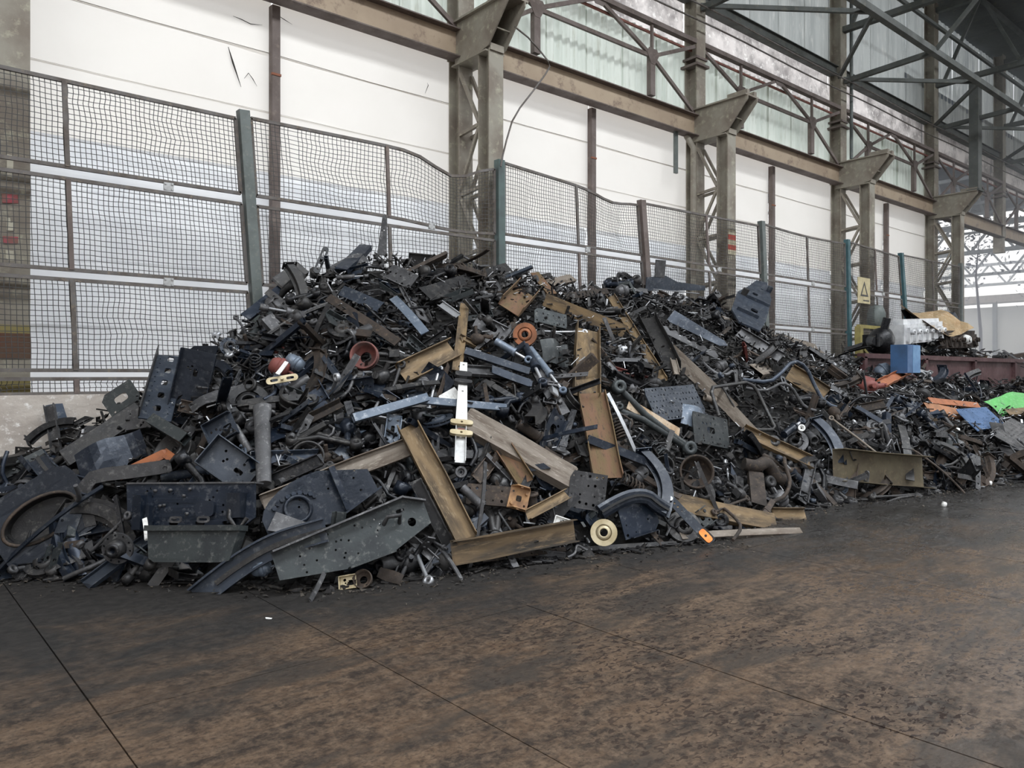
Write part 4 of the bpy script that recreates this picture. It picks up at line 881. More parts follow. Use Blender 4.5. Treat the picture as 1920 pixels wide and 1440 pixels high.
def bumper(q, L, w, m):
    o = [(-L * .5, w * .5), (-L * .46, -w * .2), (-L * .38, -w * .45), (L * .36, -w * .5), (L * .5, -w * .2), (L * .49, w * .5)]
    hs = [slot(L * (-.3 + .2 * k), -w * .3, .04, .015) for k in range(4)] + [circ(L * q.uniform(-.4, .4), w * q.uniform(-.1, .4), .01, 7) for _ in range(16)]
    out = [('panel_face', MB().plate(o, hs, .012).crumple(.015, 1.5, 3), m, -1), ('top_lip', MB().box((0, w * .5, -.05), (L * .98, .012, .14)), gry, 0)]
    for k in (-.32, .3): out.append(('stiffener', MB().sweep([(-.03, 0), (.03, 0), (.02, .04), (-.02, .04)], [(L * k, w * .3, 0), (L * (k + .04), -w * .3, .01)]), m, 0))
    out.append(('bracket', MB().box((L * .38, w * .05, .05), (L * .1, w * .5, .1)).crumple(.02, 5), m, 0))
    out += [('hanging_bracket', MB().box((L * (-.34), -w * .1, .05), (L * .07, w * .75, .09)).box((L * (-.27), -w * .2, .03), (L * .03, w * .5, .06)).crumple(.03, 5, 2), m, 0), ('hanging_bracket', MB().tube([(L * .34, w * .2, .05), (L * .36, -w * .2, .1), (L * .42, -w * .45, .08), (L * .47, -w * .2, .06)], .018, 7), blk2, 0), ('lower_seam', MB().bar((-L * .36, -w * .38, .02), (L * .36, -w * .42, .02), .012, .03), gry, 0), ('pressed_box', MB().plate(slot(L * .14, -w * .02, L * .07, w * .16), (), .04, Matrix.Translation((0, 0, .02))), m, 0)]
    for k in range(9): out.append(('bolt', MB().cyl((L * q.uniform(-.45, .45), w * q.uniform(-.35, .45), 0), (0, 0, 0), .001, 3) if False else MB().lathe([(0, .022), (.012, .022), (.014, .0)], 6, Matrix.Translation((L * q.uniform(-.42, .45), w * q.uniform(-.35, .42), .005))), gry, 0))
    return out
H('bumper_panel', bumper, (238, 952), (474, 952), 88, nav, 'big blue black bumper panel with grey top lip at the left foot', 'panel', lift=.3, up=.05, ref='the big bumper panel')
def pan(q, L, w, m):
    b = MB(); o = [(-L / 2, w / 2), (L / 2, w / 2), (L * .42, -w * .45), (L * .3, -w / 2), (-L * .38, -w / 2), (-L * .44, -w * .4)]
    b.plate(o, (), .01, Matrix.Translation((0, 0, .1)))
    for i in range(6):
        a, c = o[i], o[(i + 1) % 6]; b.bar((a[0], a[1], .05), (c[0], c[1], .05), .01, .11)
    return [('pan_body', b.crumple(.008, 3), m, -1), ('rim', MB().bar((-L / 2 - .01, w / 2, .06), (L / 2 + .01, w / 2, .06), .04, .14), m, 0)] + [('handle_slot', MB().plate(slot(0, 0, .05, .025), [slot(0, 0, .035, .01)], .01, Matrix.Translation((L * k, w * .75, .12))), gry, 0) for k in (-.18, .12)]
H('oil_pan', pan, (292, 1022), (455, 1022), 58, grn, 'grey green deep pan standing under the big bumper panel', 'pan', lift=.3, up=.05, ref='the deep pan')
def crail(q, L, w, m):
    pts = [(-L / 2 + L * s, L * .22 * math.sin(min(1, s * 1.3) * math.pi / 2) - L * .12, 0) for s in np.linspace(0, 1, 14)]
    return [('rail_body', MB().sweep([(-w / 2, 0), (w / 2, 0), (w / 2, w * .35), (w * .42, w * .35), (w * .42, .01), (-w * .42, .01), (-w * .42, w * .35), (-w / 2, w * .35)], pts), m, -1), ('inner_strip', MB().sweep([(-w * .1, 0), (w * .1, 0), (w * .1, .03), (-w * .1, .03)], pts[2:]), blk2, 0)]
H('curved_rail', crail, (370, 1090), (612, 1020), 44, nav2, 'long slate rail curving down to the ground at the left foot', 'rail', lift=.3, up=.1, ref='the long curved rail')
def chassis(q, L, w, m):
    o = [(-L / 2, -w * .25), (-L / 2, w * .3), (L * .36, w * .5), (L / 2, w * .28), (L * .5, -w * .2), (L * .2, -w * .5), (-L * .1, -w * .5)]
    hs = [slot(L * .33, w * .25, .035, .015), circ(L * .38, -w * .05, .035, 12)] + [circ(L * q.uniform(-.35, .25), w * q.uniform(-.3, .3), .009, 7) for _ in range(22)]
    return [('side_plate', MB().plate(o, hs, .012), m, -1), ('upper_flange', MB().bar((-L / 2, w * .3, .04), (L * .36, w * .5, .04), .014, .1), gry, 0), ('lower_flange', MB().bar((-L * .1, -w * .5, .04), (L * .2, -w * .5, .04), .014, .1), m, 0), ('end_bar', MB().bar((L * .36, w * .5, .03), (L * .5, w * .28, .03), .014, .08), gry, 0), ('hook', MB().tube([(L * .2, w * .1, 0), (L * .22, w * .2, .08), (L * .3, w * .15, .08), (L * .3, w * .02, 0)], .018, 8), gry, 0)]
H('chassis_side', chassis, (525, 1062), (795, 966), 88, grn, 'large dark chassis side plate with upper flange leaning at the heap foot', 'chassis plate', lift=.34, up=.15, ref='the large chassis plate')
def fan(q, L, w, m):
    o = [(-L / 2, -w * .2)] + [(-L * .5 + L * .45 * (1 - math.cos(a)), w * .5 * math.sin(a)) for a in np.linspace(.2, 1.9, 7)] + [(L / 2, w * .1), (L / 2, -w * .35), (0, -w / 2)]
    out = [('plate_body', MB().plate(o, [circ(L * q.uniform(-.2, .4), w * q.uniform(-.2, .2), .01, 7) for _ in range(8)], .014), m, -1)]
    for a in np.linspace(.3, 2.4, 9): out.append(('bolt', MB().cyl((-L * .22 + L * .2 * math.cos(a), w * .28 * math.sin(a), 0), (-L * .22 + L * .2 * math.cos(a), w * .28 * math.sin(a), .03), .02, 6), m, 0))
    out += [('lower_flange', MB().bar((0, -w * .5, .05), (L * .5, -w * .33, .05), .014, .11), m, 0), ('torn_flap', MB().plate([(-L * .5, -w * .1), (-L * .3, -w * .48), (-L * .2, -w * .3), (-L * .38, w * .1)], (), .012, Matrix.Translation((0, 0, .06))).crumple(.04, 5, 4), gry, 0), ('strap', MB().bar((L * .2, w * .42, .06), (L * .17, -w * .42, .05), .05, .02), m, 0)]
    out.append(('ring', MB().lathe([(w * .2, 0), (w * .26, 0), (w * .26, .04), (w * .2, .04), (w * .2, 0)], 18, Matrix.Translation((-L * .2, 0, 0))), m, 0)); return out
H('bolted_plate', fan, (498, 985), (690, 890), 100, nav, 'blue black plate with a ring of bolts under the rising pale channel', 'plate', lift=.24, up=.15, ref='the bolted plate')
H('wheel_hub', K_hub, (196, 1040), (246, 1016), 54, gry, 'pale grey drilled hub flange left of the deep pan', 'hub', lift=.32, up=.0, ref='the pale hub flange')
def fender(q, L, w, m):
    pts = circ(0, 0, 1, 26); b = MB(); o = [(L * .5 * x, w * .5 * y) for x, y in pts]; i_ = [(L * (.42 * x) - L * .02, w * (.30 * y)) for x, y in pts]
    b.plate([(L * .56 * max(-1, min(1, 1.25 * x)), w * .56 * max(-1, min(1, 1.3 * y))) for x, y in pts], [i_], .012)
    lip = MB(); n = len(i_); lip.add([(x, y, 0) for x, y in i_] + [(x * .86, y * .8, -.13) for x, y in i_], [(k, (k + 1) % n, n + (k + 1) % n, n + k) for k in range(n)] + [tuple(range(n, 2 * n))], False)
    rim = MB().tube([(x, y, .01) for x, y in i_ + [i_[0]]], .014, 6)
    bx = MB().plate([(L * .0, -w * .3), (L * .25, -w * .05), (L * .38, -w * .25), (L * .2, -w * .45)], [circ(L * .15, -w * .2, .012, 8)], .01, Matrix.Translation((0, 0, .02)))
    return [('panel_body', b.crumple(.02, 2), m, -1), ('arch_dish', lip, blk2, 0), ('rim', rim, brn, 0), ('bracket', bx, nav2, 0)]
H('wheel_arch', fender, (2, 1018), (152, 925), 118, nav, 'wheel arch panel with a deep oval dish at the lower left of the heap', 'panel', lift=.34, up=.1, ref='the wheel arch panel')
H('bent_rail', crail, (155, 935), (92, 852), 34, nav, 'blue black bent rail standing behind the wheel arch panel', 'rail', lift=.3, ref='the bent rail')
def hook_(q, L, w, m):
    pts = [(-L * .5, -L * .45, 0), (-L * .5, -L * .1, 0), (-L * .46, L * .02, 0), (-L * .36, L * .10, 0), (-L * .2, L * .10, 0), (L * .1, L * .06, 0), (L * .5, L * .02, 0)]
    return [('member_body', MB().sweep([(-w / 2, 0), (w / 2, 0), (w / 2, w * .7), (-w / 2, w * .7)], pts), m, -1), ('end_tab', MB().plate(rect(.09, .07), [circ(0, 0, .02, 8)], .02, Matrix.Translation((L * .49, 0, w * .7))), gry, 0)]
H('hooked_member', hook_, (166, 915), (316, 878), 24, gry, 'grey hooked cross member above the pale hub flange', 'member', lift=.3, up=.1, ref='the hooked member')
H('orange_bar', CB, (226, 890), (310, 850), 17, org, 'orange painted angle bar above the hooked member', 'bar', lift=.24, ref='the orange bar')
H('orange_tab', CB, (305, 846), (322, 858), 16, org, 'short orange stub bent off the orange bar', 'bar', lift=.24)
H('long_plate', CB, (122, 858), (262, 768), 36, blk2, 'long plain dark plate slanting up toward the plinth', 'plate', lift=.26, up=.5, ref='the long slanting plate')
H('steel_sheet', K_sheet, (150, 880), (270, 830), 70, nav, 'dark buckled sheet below the long slanting plate', 'sheet', lift=.16)
H('green_plate', PL, (200, 775), (255, 748), 46, grn, 'green grey plate corner standing before the plinth', 'plate', lift=.22, dz=(.05, .1), ref='the green grey plate')
H('bolted_plate', PL, (238, 790), (290, 782), 40, gry, 'grey folded plate on top of the long slanting plate', 'plate', lift=.26)
def tall(q, L, w, m):
    hs = [slot(-L * .34 + L * .19 * k, 0, .045, .028, 14) for k in range(5)] + [circ(-L * .4 + L * .8 * k / 11, w * .36 * (1 if k % 2 else .9), .007, 6) for k in range(12)] + [circ(-L * .4 + L * .8 * k / 9, -w * .36, .007, 6) for k in range(10)]
    return [('face_plate', MB().plate([(-L / 2, -w / 2), (L / 2, -w / 2), (L * .46, w / 2), (-L / 2, w / 2)], hs, .012), m, -1), ('side_flange', MB().box((0, w / 2, .05), (L * .96, .012, .12)), blk2, 0), ('side_flange', MB().box((0, -w / 2, -.08), (L * .98, .012, .16)), m, 0)]
H('frame_rail_head', tall, (290, 785), (322, 668), 50, nav2, 'tall blue grey rail head with a column of oval holes', 'rail', lift=.34, up=.1, ref='the oval holed rail head')
H('large_bracket', K_tray, (345, 790), (375, 660), 60, nav, 'broad blue black pressed panel right of the oval holed rail head', 'panel', lift=.24, up=.2)
H('steel_gusset', PL, (352, 668), (402, 668), 40, nav, 'pair of blue pointed gussets above the broad pressed panel', 'gusset', lift=.3)
H('pressed_beam', K_cross, (380, 690), (430, 700), 14, nav, 'short blue beam beneath the pointed gussets', 'beam', lift=.24)
H('hooked_crosspiece', K_box, (292, 792), (352, 828), 20, grn, 'pale green grey crosspiece with hooked end left of the blue tray', 'crosspiece', lift=.34, ref='the green grey crosspiece')
H('blue_box', K_tray, (393, 818), (440, 792), 42, nav2, 'small blue box plate above the blue tray', 'box', lift=.26)
H('blue_tray', K_tray, (392, 845), (470, 900), 62, nav2, 'blue grey drilled tray tipping toward the ground', 'tray', lift=.24, ref='the blue tray')
def gtube(q, L, w, m):
    return [('tube_body', MB().sweep([(w / 2 * math.cos(a), w * .3 * math.sin(a)) for a in np.linspace(0, 2 * math.pi, 14, endpoint=False)], [(-L / 2, 0, 0), (-L * .3, .0, 0), (L / 2, .02, 0)], scale=[1.2, 1, .85], smooth=True), m, -1), ('bracket', MB().plate(rect(.06, w * 1.6), [circ(0, w * .5, .01, 7), circ(0, -w * .5, .01, 7)], .02, Matrix.Translation((-L / 2, 0, 0))), blk2, 0)]
H('grey_tube', gtube, (492, 765), (490, 905), 30, gry, 'upright oval grey tube in the left middle of the heap', 'tube', lift=.22, ref='the upright grey tube')
H('ground_beam', CB, (-30, 905), (88, 848), 22, grn, 'long olive beam leaning against the plinth at the far left', 'beam', lift=.1, up=.3, ref='the olive beam by the plinth')
H('step_plate', K_cross, (55, 828), (140, 803), 14, blk, 'dark cross bar with short legs before the plinth', 'bar', lift=.2, dz=(.0, .05))
H('link_plate', K_link, (500, 716), (558, 706), 13, crm, 'cream slotted link above the middle left slope', 'link', lift=.28, ref='the cream link')
H('red_housing', K_chamber, (505, 680), (548, 700), 34, brick_, 'red and white motor housing just above the cream link', 'housing', lift=.2, ref='the red and white housing')
H('white_band', LF, (520, 702), (537, 680), 7, wht, 'white band strapped over the red housing', 'band', lift=.38)
H('crushed_can', K_chamber, (535, 668), (575, 695), 26, slb, 'crushed blue and beige canister behind the red housing', 'canister', lift=.22)
H('brake_drum', K_drum, (662, 678), (712, 664), 56, mat('red_brown_drum', (.2, .07, .06), (.09, .05, .045), rough=.55, nscale=6), 'dark red brake drum on the middle left slope', 'drum', lift=.14, ref='the dark red drum')
def spike(q, L, w, m): return [('blade', MB().plate([(-L / 2, -w / 2), (L * .4, -w * .2), (L / 2, w * .1), (L * .42, w * .3), (-L / 2, w / 2)], [circ(L * .1, 0, .008, 7)], .014), m, -1)]
H('upright_blade', spike, (716, 478), (723, 438), 18, gry, 'grey pointed plate sticking up from the heap peak', 'plate', lift=.05, up=0, dz=(.0, .25), ref='the pointed peak plate')
H('cast_housing', K_tray, (768, 484), (830, 490), 24, blk2, 'dark cast housing on the heap peak right of the pointed plate', 'housing', lift=.1, up=0, dz=(-.02, -.02))
H('crumpled_panel', PL, (728, 508), (775, 530), 34, gry, 'light grey mangled plate with holes under the pointed peak plate', 'plate', lift=.24, ref='the mangled peak plate')
H('blue_beam', CB, (640, 545), (712, 575), 22, nav2, 'slate blue beam end left of the pale blue strip', 'beam', lift=.18)
H('channel_end', CB, (520, 540), (568, 516), 30, blk2, 'dark channel end poking up from the left shoulder', 'channel', lift=.1, dz=(.05, .1))
H('long_edge_beam', CB, (462, 592), (530, 540), 20, nav, 'blue black beam lying along the left shoulder of the heap', 'beam', lift=.1, ref='the shoulder beam')
H('ladder_link', K_link, (592, 520), (612, 492), 12, blk, 'black slotted link sticking up from the left shoulder', 'link', lift=.1, up=0, dz=(.05, .18))
def wing(q, L, w, m):
    return [('base', MB().plate([(-L / 2, -w * .5), (L / 2, -w * .35), (L / 2, -w * .1), (0, w * .05), (-L * .2, w * .35), (-L * .5, w * .2)], [circ(-L * .25, 0, .01, 7)], .014), m, -1), ('upright', MB().plate(rect(L * .16, w * .9), (), .014, Matrix.Translation((-L * .3, w * .7, .01))), gry, 0), ('rod', MB().tube([(-L * .38, -w * .4, 0), (L * .4, -w * .55, 0)], .01, 6), sil, 0)]
H('winged_plate', wing, (1212, 536), (1322, 541), 34, nav2, 'slate winged plate with upright tab on the right crest', 'plate', lift=.15, up=0, dz=(.08, .08), ref='the winged crest plate')
H('crest_channel', CB, (1030, 530), (1075, 520), 18, pal, 'pale channel end lying on the crest right of the dark peak channel', 'channel', lift=.12)
H('crest_bar', CB, (1062, 555), (1140, 545), 14, brn, 'brown bar lying level just below the right crest', 'bar', lift=.14)
H('steel_channel', C, (1480, 700), (1545, 742), 34, och, 'open ochre channel facing forward on the right slope', 'channel', lift=.22, ref='the open ochre channel')
H('steel_channel', CB, (1420, 692), (1548, 662), 24, pal, 'pale brown beam lying level on the right slope', 'beam', lift=.22, ref='the level pale beam')
H('steel_channel', CB, (1360, 598), (1530, 650), 14, pal, 'long thin tan beam running down the right shoulder', 'beam', lift=.2, ref='the thin tan beam')
H('steel_channel', C, (1385, 625), (1462, 672), 22, gry, 'light grey channel below the thin tan beam', 'channel', lift=.2)
H('pointed_plate', spike, (1258, 592), (1362, 650), 26, nav2, 'slate pointed plate on the right upper slope', 'plate', lift=.24, ref='the slate pointed plate')
def wavyedge(q, L, w, m):
    n = 24; o = [(-L / 2 + L * k / n, w * .25 + w * .18 * math.sin(k * 1.5)) for k in range(n + 1)] ; o = o[::-1]; o = [(-L / 2, -w / 2), (L / 2, -w * .3)] + o
    return [('strip', MB().plate(o, (), .01).crumple(.02, 3), m, -1)]
H('wavy_strip', wavyedge, (1242, 615), (1345, 668), 16, gry, 'grey strip with wavy edge below the slate pointed plate', 'strip', lift=.22)
def casing(q, L, w, m):
    o = [(-L / 2, -w * .45), (-L * .3, -w / 2), (L * .15, -w * .42), (L * .5, -w * .1), (L * .45, w * .2), (L * .2, w * .35), (0, w * .5), (-L * .35, w * .42), (-L * .5, w * .1)]
    return [('casing_body', MB().plate(o, [slot(-L * .2, -w * .12, .09, .07), slot(L * .12, w * .05, .08, .05), circ(L * .3, -w * .05, .03, 10)], .03).crumple(.02, 3), m, -1), ('back_body', MB().plate([(x * .8, y * .8) for x, y in o], (), .22, Matrix.Translation((0, 0, -.16))).crumple(.02, 4), blk, 0), ('rib', MB().box((-L * .02, -w * .1, .03), (.03, w * .7, .08)), m, 0), ('rib', MB().box((-L * .32, 0, .03), (.03, w * .6, .08)), m, 0), ('boss', MB().cyl((L * .3, -w * .25, 0), (L * .3, -w * .25, .12), .05, 10), m, 0), ('boss', MB().cyl((0, w * .33, 0), (0, w * .33, .14), .06, 10), blk2, 0)]
H('machine_housing', casing, (1392, 618), (1432, 552), 66, nav2, 'slate blue machine casing standing high on the right shoulder', 'casing', lift=.12, up=0, dz=(.1, .25), ref='the slate machine casing')
H('lumpy_casting', K_chamber, (1378, 600), (1400, 575), 24, blk2, 'dark lumpy casting on the upper edge of the slate machine casing', 'casting', lift=.16, up=0, dz=(.1, .2))
def frm(q, L, w, m):
    pts = [(-L / 2, -w * .1, 0), (-L * .45, w * .35, 0), (-L * .38, w * .45, 0), (L * .3, w * .5, 0), (L * .42, w * .42, 0), (L * .46, w * .3, 0), (L * .44, -w * .45, .02), (L * .36, -w * .5, .02), (-L * .0, -w * .45, .02)]
    return [('frame_tube', MB().tube(pts, .024, 10), m, -1), ('brace_tube', MB().tube([(-L * .2, w * .47, 0), (-L * .1, -w * .3, 0)], .012, 6), m, 0)]
H('tube_frame', frm, (1345, 770), (1435, 760), 100, blk2, 'bent black tube frame right of the long tan beam', 'frame', lift=.26, ref='the bent tube frame')
H('stabiliser_bar', K_bentpipe, (1395, 712), (1575, 765), 7, nav2, 'long bluish stabiliser bar over the bent tube frame', 'bar', lift=.3, ref='the long stabiliser bar')
H('stabiliser_bar', K_bentpipe, (1400, 728), (1530, 770), 6, gry, 'second thinner grey bar under the stabiliser bar', 'bar', lift=.26)
H('steel_rail', K_cross, (1530, 790), (1575, 870), 16, nav, 'blue black ribbed rail above the big olive channel', 'rail', lift=.28)
H('thin_rod', K_rod, (1560, 785), (1655, 858), 4, pal, 'thin pale rod slanting above the big olive channel', 'rod', lift=.34)
H('black_damper', K_shock, (1470, 815), (1500, 792), 14, nav, 'ribbed black damper with white tip near the bent tube frame', 'damper', lift=.26)
H('curved_pipe', K_bentpipe, (1395, 870), (1470, 900), 24, brn, 'fat rusty elbow pipe below the ochre edged channel', 'pipe', lift=.14)
H('rusty_post', CB, (1418, 885), (1424, 945), 28, brn, 'stubby rusty post standing before the elbow pipe', 'post', lift=.2)
H('exhaust_arm', K_bentpipe, (1470, 860), (1445, 945), 7, brn, 'thin rusty arm hanging from the ochre edged channel', 'rod', lift=.3)
H('leaf_spring', K_leaf, (1690, 800), (1706, 900), 14, blk2, 'curved dark leaf spring at the right above the foot', 'spring', lift=.26, ref='the dark leaf spring')
H('blue_box', PL, (1650, 685), (1695, 690), 34, blu, 'darker blue plate lying left of the blue locker', 'plate', lift=.4)
H('orange_beam', C, (1652, 722), (1698, 698), 18, org, 'orange channel in front of the blue locker', 'channel', lift=.4, ref='the orange channel')
H('orange_beam', CB, (1745, 750), (1835, 760), 12, org, 'long thin orange beam right of the blue locker', 'beam', lift=.4)
H('orange_beam', CB, (1740, 765), (1800, 775), 24, mat('faded_orange', (.38, .16, .07), (.25, .12, .06), rough=.6), 'broad faded orange beam under the long thin orange one', 'beam', lift=.42, ref='the faded orange beam')
H('orange_beam', CB, (1825, 694), (1890, 706), 8, org, 'thin orange bar high on the far right scrap', 'bar', lift=.3)
H('blue_sheet', PL, (1812, 788), (1868, 782), 52, blu, 'bright blue sheet leaning at the far right', 'sheet', lift=.5, ref='the bright blue sheet')
H('green_sack', K_sheet, (1868, 762), (1935, 750), 44, mat('bright_green_plastic', (.08, .36, .08), (.12, .45, .12), (.35, .6, .35), rough=.5, nscale=4), 'bright green plastic sheet at the right edge of the heap', 'plastic sheet', lift=.5, ref='the bright green sheet')
H('brown_beam', CB, (1890, 772), (1940, 768), 14, och, 'brown bar directly under the bright green sheet', 'bar', lift=.5)
H('dark_upright', LF, (1868, 795), (1912, 868), 22, blk2, 'dark broad bar leaning in front of the bright blue sheet', 'bar', lift=.7, ref='the dark leaning bar')
H('dark_plate', PL, (1888, 830), (1925, 800), 60, blk, 'black plate standing behind the dark leaning bar', 'plate', lift=.6)
H('pale_cylinder', K_chamber, (1640, 705), (1672, 685), 26, slb, 'pale grey canister with curved pipe beside the orange channel', 'canister', lift=.35)
H('red_lump', K_knuckle, (1595, 715), (1655, 735), 30, brick_, 'dull red tangled casting left of the orange channel', 'casting', lift=.3)
H('plastic_stopper', K_disc, (1497, 806), (1508, 800), 14, wht, 'white round cap near the black damper', 'cap', lift=.4)
for i, (a, b, l) in enumerate([(1700, 823, 'above the dark leaf spring'), (1795, 806, 'below the faded orange beam'), (1805, 872, 'at the far right foot'), (1828, 885, 'beside the far right foot debris'), (1770, 945, 'lying alone on the floor'), (1855, 905, 'at the edge of the far right scrap')]):
    H('plastic_stopper', K_chamber, (a - 4, b), (a + 4, b + 2), 9, wht, 'small white plastic cap ' + l, 'cap', lift=.22)
H('scrap_lever', K_arm, (1640, 940), (1740, 925), 16, blk2, 'long black lever with holes flat on the floor at the right', 'lever', lift=.08)
H('small_channel', K_channel, (945, 845), (985, 905), 34, red, 'dark red channel stub under the long pale sloping channel', 'channel', lift=.1)
H('grey_pipe', K_pipe, (868, 915), (905, 950), 16, gry, 'grey ribbed pipe joint beside the brown punched plate', 'pipe', lift=.26)
H('ring_eye', K_disc, (855, 880), (872, 892), 18, gry, 'grey ring eye at the white post foot', 'ring', lift=.24)
H('white_block', K_tray, (1040, 975), (1070, 985), 16, wht, 'white block between the short narrow channel and the foot channel', 'block', lift=.2)
H('blue_pad', K_link, (880, 985), (912, 975), 20, nav2, 'blue drilled link between the leaning and foot channels', 'link', lift=.22)
H('foot_strip', FL, (905, 1050), (1060, 1030), 9, brn, 'row of drilled strips lying in front of the large foot channel', 'strip', lift=.06, up=.4)
H('foot_strip', CB, (1080, 1030), (1268, 1018), 8, blk2, 'long dark strip on the floor in front of the brass coloured disc', 'strip', lift=.04, up=.5)
H('foot_rod', K_bentpipe, (1065, 1045), (1110, 1030), 5, gry, 'bent grey rod lying in front of the foot strips', 'rod', lift=.1)
H('rusty_tin', K_drum, (665, 1090), (700, 1086), 34, brn, 'rusty open tin on the floor before the large chassis plate', 'tin', lift=.12, ref='the rusty tin')
H('cream_block', K_tray, (638, 1095), (668, 1090), 24, crm, 'cream plastic housing left of the rusty tin', 'housing', lift=.1)
H('brown_flap', K_sheet, (712, 1075), (755, 1090), 22, brn, 'brown bent flap right of the rusty tin', 'flap', lift=.08)
H('grey_cylinder', K_chamber, (470, 1072), (515, 1060), 26, slb, 'pale blue grey canister lying under the long curved rail', 'canister', lift=.18)
H('drilled_strip', FL, (30, 1035), (155, 1018), 12, brn, 'drilled strip lying below the wheel arch panel', 'strip', lift=.12)
H('black_case', K_tray, (52, 1080), (150, 1082), 18, blk, 'long black case on the floor at the lower left', 'case', lift=.08)
H('white_peg', LF, (272, 975), (276, 1012), 8, wht, 'white upright strip left of the deep pan', 'strip', lift=.36)
H('floor_shard', K_sheet, (498, 1162), (516, 1158), 5, wht, 'small white shard alone on the dark floor', 'shard', lift=.01, up=.9)
H('i_section_end', K_hbeam, (827, 570), (858, 592), 14, sil, 'small bright beam end above the upright brown bar', 'beam', lift=.24)
H('i_section_end', K_hbeam, (1262, 675), (1268, 700), 12, pal, 'pale beam end beside the head of the long tan beam', 'beam', lift=.3)

# ---------------------------------------------------------------- countless smaller pieces: every one its own object
names = list(KINDS); wts = [KINDS[n][6] for n in names]
PROTO = {}
q0 = random.Random(42)
for n in names:
    kf, lr, wr, ms, cat, desc, w = KINDS[n]
    vs = []
    for v in range(4):
        s = (v + .5) / 4; L = lr[0] + (lr[1] - lr[0]) * s; ww = wr[0] + (wr[1] - wr[0]) * q0.random()
        parts = kf(random.Random(v * 31 + len(n)), L, ww, ms[0]); meshes = []
        for pn, mb, m, par in parts:
            me = mb.data(pn); me.materials.append(None); meshes.append((pn, me, None if m is ms[0] else m, par))
        vs.append((L, meshes))
    PROTO[n] = vs
def in_hero(px, py):
    for (a, b, w) in HERO_FOOT:
        ax, ay = a; bx, by = b; dx, dy = bx - ax, by - ay; l2 = dx * dx + dy * dy
        s = max(0, min(1, ((px - ax) * dx + (py - ay) * dy) / l2)); d = math.hypot(px - ax - s * dx, py - ay - s * dy)
        if d < w * .5 + 4: return True
    return False
placed = 0; label_n = {}; count = {}
def nearest_ref(px, py):
    best = sorted(HERO_NAMES, key=lambda h: (h[0] - px) ** 2 + ((h[1] - py) * 1.3) ** 2 + (0 if h[2].startswith('the ') else 1e9))[0]
    dx, dy = px - best[0], py - best[1]
    if abs(dy) > abs(dx): w = 'above' if dy < 0 else 'below'
    else: w = 'left of' if dx < 0 else 'right of'
    if math.hypot(dx, dy) > 110: w = 'well ' + w
    return w + ' ' + best[2]
def place(P, px, py, t, q, sink):
    global placed
    far = t > 11
    n = q.choices(names, wts)[0]
    if far and n in ('channel_offcut',) and q.random() < .5: n = 'bent_tube'
    if count.get(n, 0) >= 270: return
    kf, lr, wr, ms, cat, desc, _ = KINDS[n]; v = q.randrange(4); L, meshes = PROTO[n][v]
    ms_ = ms
    left = P.x < 4.3 and P.z < 1.9
    m = q.choice(ms_)
    if left and m in (brn, och) and q.random() < .75: m = q.choice([nav, blk, nav2])
    if P.x > 5.5 and m in (nav, nav2) and q.random() < .55: m = q.choice([brn, blk2, gry])
    if q.random() < .02: m = q.choice([slb, brick_, sil, sil, grn])
    hn = hnorm(P); nv = (hn + Vector((q.gauss(0, .45), q.gauss(0, .45), q.gauss(0, .35)))).normalized()
    ax = Vector((q.gauss(0, 1), q.gauss(0, .7), q.gauss(0, .75))); ax = ax - nv * ax.dot(nv)
    if ax.length < .1: return
    ax.normalize(); y = nv.cross(ax); sc = q.uniform(.8, 1.15)
    M = Matrix((ax * sc, y * sc, nv * sc)).transposed().to_4x4(); pos = P - hn * sink
    half = abs(ax.z) * L * sc / 2 + .03                         # keep the piece above the floor
    if pos.z < half: pos.z = min(half, .22) if abs(ax.z) < .3 else half * .9
    if pos.y + abs(ax.y) * L * sc / 2 > 8.62: pos.y = 8.62 - abs(ax.y) * L * sc / 2
    M.translation = pos
    side = nearest_ref(px, py); tilt = 'standing' if abs(ax.z) > .72 else 'tilted' if abs(ax.z) > .36 else 'lying'
    big_ = ('short', '', '', 'long')[v] if sc > .9 else ('short', 'small', '', '')[v]
    lab = ' '.join(f'{tilt} {big_} {MNAME[m]} {desc}, {side}'.split())
    if len(lab.split()) > 15: lab = lab.replace('with ringed ends ', '').replace('with rod drawn out', '').replace(' with bolts', '').replace(' with clamp band', '').replace(' with nuts', '').replace('lying back upward', '').replace(' ,', ',')
    top = None; objs = []
    small = t > 12.5
    for pn, me, mm, par in meshes:
        if small and par >= 0 and pn in ('bolt', 'nut', 'pin', 'ferrule'): continue
        o = bpy.data.objects.new(n if top is None else pn, me); COL.objects.link(o)
        o.material_slots[0].link = 'OBJECT'; o.material_slots[0].material = mm or m
        if top is None: top = o; o.matrix_world = M
        else: o.parent = top
    tag(top, lab, cat); label_n.setdefault(lab, []).append(top); count[n] = count.get(n, 0) + 1; placed += 1
q = random.Random(11)
# even over the visible face of the heap
tries = 0
while tries < 3900:
    tries += 1
    px = q.uniform(-60, 1980); top_y = float(np.interp(px, [-60, 0, 120, 200, 330, 400, 470, 560, 650, 700, 850, 950, 1050, 1330, 1420, 1500, 1600, 1700, 1920, 1990], [900, 880, 815, 770, 690, 650, 585, 530, 495, 480, 478, 500, 512, 555, 605, 650, 668, 690, 690, 690]))
    bot_y = float(np.interp(px, [-60, 0, 300, 600, 850, 1100, 1300, 1450, 1550, 1700, 1920, 1990], [1085, 1080, 1085, 1095, 1070, 1040, 1010, 985, 940, 925, 905, 900]))
    py = top_y + (bot_y - top_y) * q.random() ** (.9)
    P, t = hit(px, py, True)
    if P.x > 27: continue
    hid = in_hero(px, py)
    if hid and q.random() < .75: continue
    place(P, px, py, t, q, q.uniform(.28, .42) if hid else q.uniform(-.05, .12))
